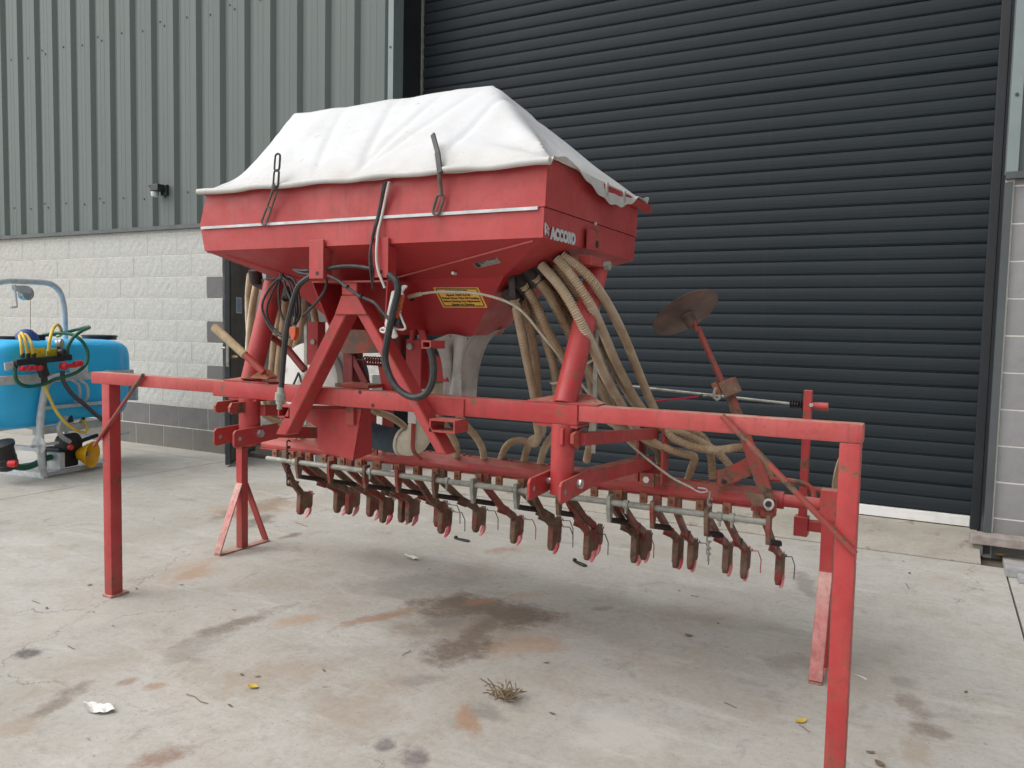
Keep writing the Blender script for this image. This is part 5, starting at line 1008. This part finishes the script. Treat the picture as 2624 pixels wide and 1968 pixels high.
wl([(56, 908, -.12), (54, 880, -.12), (50, 862, -.05), (53, 857, .1), (58, 862, .2)], .0115, 'hose_yellow', 'yellow_hose'); wl([(71, 908, -.12), (66, 880, -.12), (58, 858, -.05), (54, 853, .05), (56, 860, .2)], .0115, 'hose_yellow', 'yellow_hose'); wl([(86, 908, -.12), (80, 880, -.12), (70, 862, -.02), (62, 857, .1), (60, 862, .2)], .0115, 'hose_yellow', 'yellow_hose')
wl([(124, 900, -.12), (128, 870, -.12), (136, 843, -.05), (147, 832, .0), (156, 842, .1), (157, 858, .15), (146, 862, .2)], .0125, 'hose_yellow', 'yellow_hose'); wl([(114, 985, -.08), (125, 1015, -.1), (145, 1055, -.12), (170, 1085, -.14), (195, 1102, -.14), (216, 1108, -.10), (224, 1095, -.04), (214, 1080, .02), (207, 1078, .08)], .0125, 'hose_yellow', 'yellow_hose')
wl([(174, 912, -.12), (174, 890, -.12), (188, 865, -.12), (210, 848, -.10), (228, 840, -.02), (222, 838, .1), (195, 845, .25), (150, 856, .3), (110, 859, .3)], .0145, 'hose_green', 'green_hose'); wl([(110, 859, .28), (145, 854, .15), (180, 856, .0), (208, 872, -.1), (224, 900, -.14), (222, 930, -.16), (200, 952, -.16), (170, 964, -.15), (140, 972, -.12), (110, 985, -.1), (70, 990, -.1), (45, 978, -.12), (38, 955, -.12), (40, 938, -.1)], .0145, 'hose_green', 'green_hose')
wl([(160, 950, -.12), (162, 975, -.12), (185, 1010, -.12), (215, 1035, -.1), (245, 1062, -.05), (270, 1080, .05)], .019, 'hose_grey', 'suction_hose')
for u in (205, 225): wl([(u - 20, 975, -.04), (u - 5, 985, -.06), (u, 1000, -.06), (u - 2, 1020, -.04), (u - 12, 1030, .02)], .013, 'clear_hose', 'clear_hose')
wl([(170, 1070, -.02), (155, 1085, -.05), (150, 1100, -.06), (160, 1120, -.05), (178, 1132, -.03)], .020, 'clear_hose', 'clear_hose')
# pump, cone guard, filters
c_ = Lf(178, 1135, .06); pump = G('pump', lathe(c_ + fx * -.10, fx, [(0, .05), (.02, .085), (.16, .085), (.18, .05)], 24), 'lid_black', smooth=True); G('pump_body', lbox(loc(c_)[0] - .12, loc(c_)[0] + .08, .04, .24, .045, loc(c_)[2] - .03, .02), 'lid_black', pump)
G('pump_mount', lbox(loc(c_)[0] - .16, loc(c_)[0] - .11, -.01, .14, .046, .19, .004), 'galv', pump); G('pump_outlet', beam(Lf(200, 1133, -.02), Lf(250, 1115, -.02), .03, .03, .006), 'lid_black', pump); G('outlet_knob', lathe(Lf(177, 1146, -.10), -fy, [(0, .02), (.02, .024), (.03, .02)], 16), 'knob_red', pump, smooth=True)
c2 = Lf(203, 1162, .02); axg = (-fy * .93 + fx * .30 - VZ * .05).normalized(); gd = G('cone_guard', lathe(c2, axg, [(0, .055), (.02, .062), (.12, .118), (.122, .118), (.115, .112), (.02, .055)], 36, cap=False), 'yellow_guard', smooth=True, label='yellow plastic cone guard round the drive shaft'); G('drive_stub', cyl(c2 - axg * .03, c2 + axg * .085, .019, 16), 'galv_old', gd, smooth=True); G('guard_back', lathe(c2 + axg * .004, axg, [(0, .01), (.001, .058)], 24), 'yellow_guard', gd)
c3 = Lf(14, 1158, .05); G('filter_bowl', lathe(c3 - VZ * .15 + fx * .03, (VZ * .9 - fx * .3).normalized(), [(0, .04), (.02, .075), (.06, .082), (.065, .078), (.11, .084), (.115, .080), (.19, .086), (.21, .10), (.235, .10), (.25, .05)], 26), 'lid_black', smooth=True); G('filter_tap', lathe(Lf(22, 1188, -.06), -fy + fx * .4, [(0, .025), (.03, .03), (.06, .026)], 16), 'knob_red', smooth=True)
wl([(35, 1195, .0), (60, 1198, .02), (85, 1192, .04), (110, 1178, .06), (135, 1170, .1)], .026, 'hose_green', 'green_hose'); G('sump_fitting', cyl(Lf(178, 1065, .1), Lf(182, 1082, .08), .022, 14), 'lid_black', smooth=True); G('sump_fitting', cyl(Lf(214, 1072, .1), Lf(208, 1082, .08), .016, 14), 'lid_black', smooth=True)
G('tail_bracket', lbox(X1 + .02, X1 + .05, .1, .5, loc(Lf(350, 1015, .2))[2] - .03, loc(Lf(350, 990, .2))[2] + .03), 'galv'); G('tail_bracket', lbox(X1 - .2, X1 + .02, .25, .29, loc(Lf(350, 1015, .2))[2] - .03, loc(Lf(350, 1015, .2))[2] + .01), 'galv'); G('tail_tag', lbox(X1 - .01, X1 + .018, .2, .206, loc(Lf(335, 1000, .2))[2] - .05, loc(Lf(335, 985, .2))[2] + .03), 'label_yellow')
rebase(sp_, A0 + fx * .4 + fy * .3)

# ================================================================== LITTER
def scrap(name, u, v, pts, label, cat, mat='paper', rot=0., crumple=.012):
    p = PZ(u, v); m = bmesh.new(); n = 9; poly = [Vector((x, y, 0)) for x, y in pts]; c = sum(poly, Vector()) / len(poly); rings = []
    for k in range(5):
        t = k / 4; ring = []
        for q in resample(poly + [poly[0]], .012)[:-1]:
            w_ = c.lerp(q, t); ring.append(m.verts.new((w_.x, w_.y, .003 + crumple * (.6 + noise.noise(Vector((w_.x * 40, w_.y * 40, u)))) * (.4 + .6 * t))))
        rings.append(ring)
    for a, b in zip(rings, rings[1:]):
        for k in range(len(a)): m.faces.new((a[k], a[(k + 1) % len(a)], b[(k + 1) % len(a)], b[k]))
    bmesh.ops.remove_doubles(m, verts=m.verts, dist=.0003); o = obj(name, m, mat); o.location = p; o.rotation_euler.z = rot + YAW; return tag(o, label, cat)
scrap('paper_scrap', 248, 1817, [(-.07, -.035), (.02, -.03), (.06, .01), (.06, .05), (.02, .045), (-.02, .01)], 'torn white paper scrap lying alone on open concrete', 'litter')
scrap('paper_scrap', 1052, 1432, [(-.05, -.02), (.02, -.022), (.06, .01), (.05, .03), (0, .022), (-.03, .0)], 'crumpled white paper scrap below the drill coulters', 'litter', crumple=.02)
def clip(u, v, rot, label):
    m = bmesh.new(); cyl((-.055, 0, .012), (-.04, 0, .012), .011, 10, bm=m); wire([(-.045, .006, .006), (0, .012, .006), (.05, .012, .006), (.058, 0, .006), (.05, -.012, .006), (0, -.012, .006), (-.045, -.006, .006)], .0045, 6, bm=m); o = obj('linch_pin', m, 'dark_clamp'); o.location = PZ(u, v); o.rotation_euler.z = YAW + rot; tag(o, label, 'pin', 'dropped pins under the drill')
clip(1183, 1385, .35, 'dark looped pin on the concrete near the crumpled paper'); clip(1485, 1446, -.05, 'dark looped pin lying straight below the right coulters')
# dried weed
wp = PZ(1290, 1790); m = bmesh.new()
for k in range(46):
    an = random.uniform(0, 2 * math.pi); L_ = random.uniform(.02, .075); h = random.uniform(.004, .045); p0 = Vector((random.uniform(-.04, .04), random.uniform(-.03, .03), .006)); p1 = p0 + Vector((math.cos(an) * L_ * .5, math.sin(an) * L_ * .4, h)); p2_ = p0 + Vector((math.cos(an + .4) * L_, math.sin(an + .4) * L_ * .7, h * random.uniform(.4, 1.5) + .004)); wire([p0, p1, p2_], .0022, 5, .01, bm=m); cyl(p2_, p2_ + (p2_ - p1).normalized() * .012, .0035, 5, .001, bm=m)
o = obj('dried_weed', m, 'weed'); o.location = wp; o.scale = (.85, .85, .9); tag(o, 'dried brown weed tuft lying on the concrete', 'weed')
# twigs and leaves, each its own thing; look-alikes share a label
def twig(u, v, L_, rot, mat='weed'):
    m = bmesh.new(); wire([(-L_ / 2, 0, .004), (-L_ * .15, L_ * .08, .005), (L_ * .2, L_ * .03, .004), (L_ / 2, L_ * .12, .004)], .0015, 5, .012, bm=m); o = obj('twig', m, mat); o.location = PZ(u, v); o.rotation_euler.z = YAW + rot; tag(o, 'thin dry twig lying on the open concrete', 'twig', 'dry twigs scattered on the yard')
for a in ((500, 1795, .12, .3), (1040, 1675, .06, -1.2), (1870, 1810, .05, .1), (2322, 1502, .08, -.9), (770, 1346, .14, .15), (180, 1662, .05, .3), (1780, 1530, .04, .5), (2060, 1870, .05, -.3), (90, 1545, .06, .4)): twig(*a)
k = 0
for (u, v, s) in ((465, 1500, .03), (230, 1500, .035), (600, 1565, .03), (120, 1560, .03), (240, 1570, .02), (290, 1605, .02), (830, 1720, .03), (1400, 1700, .035), (1415, 1830, .03), (1740, 1515, .03), (1765, 1630, .05), (1840, 1600, .03), (2330, 1470, .03), (2255, 1960, .05), (2230, 1930, .04), (2315, 1440, .03), (590, 1810, .03), (620, 1730, .025), (660, 1735, .03), (2475, 1775, .025), (1100, 1460, .025), (1140, 1640, .02), (1480, 1330, .025), (350, 1510, .03), (395, 1330, .025)):
    o = obj('fallen_leaf', leafmesh(s * .8, s * random.uniform(.25, .5), random.uniform(.2, .6)), 'leaf_dry'); o.location = PZ(u, v); o.rotation_euler = (random.uniform(-.1, .1), 0, random.uniform(0, 6)); tag(o, 'small brown dead leaf on the open concrete', 'leaf', 'dead leaves scattered on the yard')
o = obj('fallen_leaf', leafmesh(.045, .03, .4), 'leaf_yellow'); o.location = PZ(648, 1762); tag(o, 'small yellow leaf on concrete beside the brown stains', 'leaf'); o = obj('fallen_leaf', leafmesh(.05, .028, .3), 'leaf_yellow'); o.location = PZ(2052, 1850); o.rotation_euler.z = 1; tag(o, 'yellow leaf on the concrete near the parking stand foot', 'leaf')
scrap('bird_dropping', 2205, 1735, [(-.03, -.006), (.0, -.004), (.03, -.012), (.03, .0), (.0, .006)], 'white bird dropping splash on concrete beyond the front leg', 'dropping', crumple=.001)
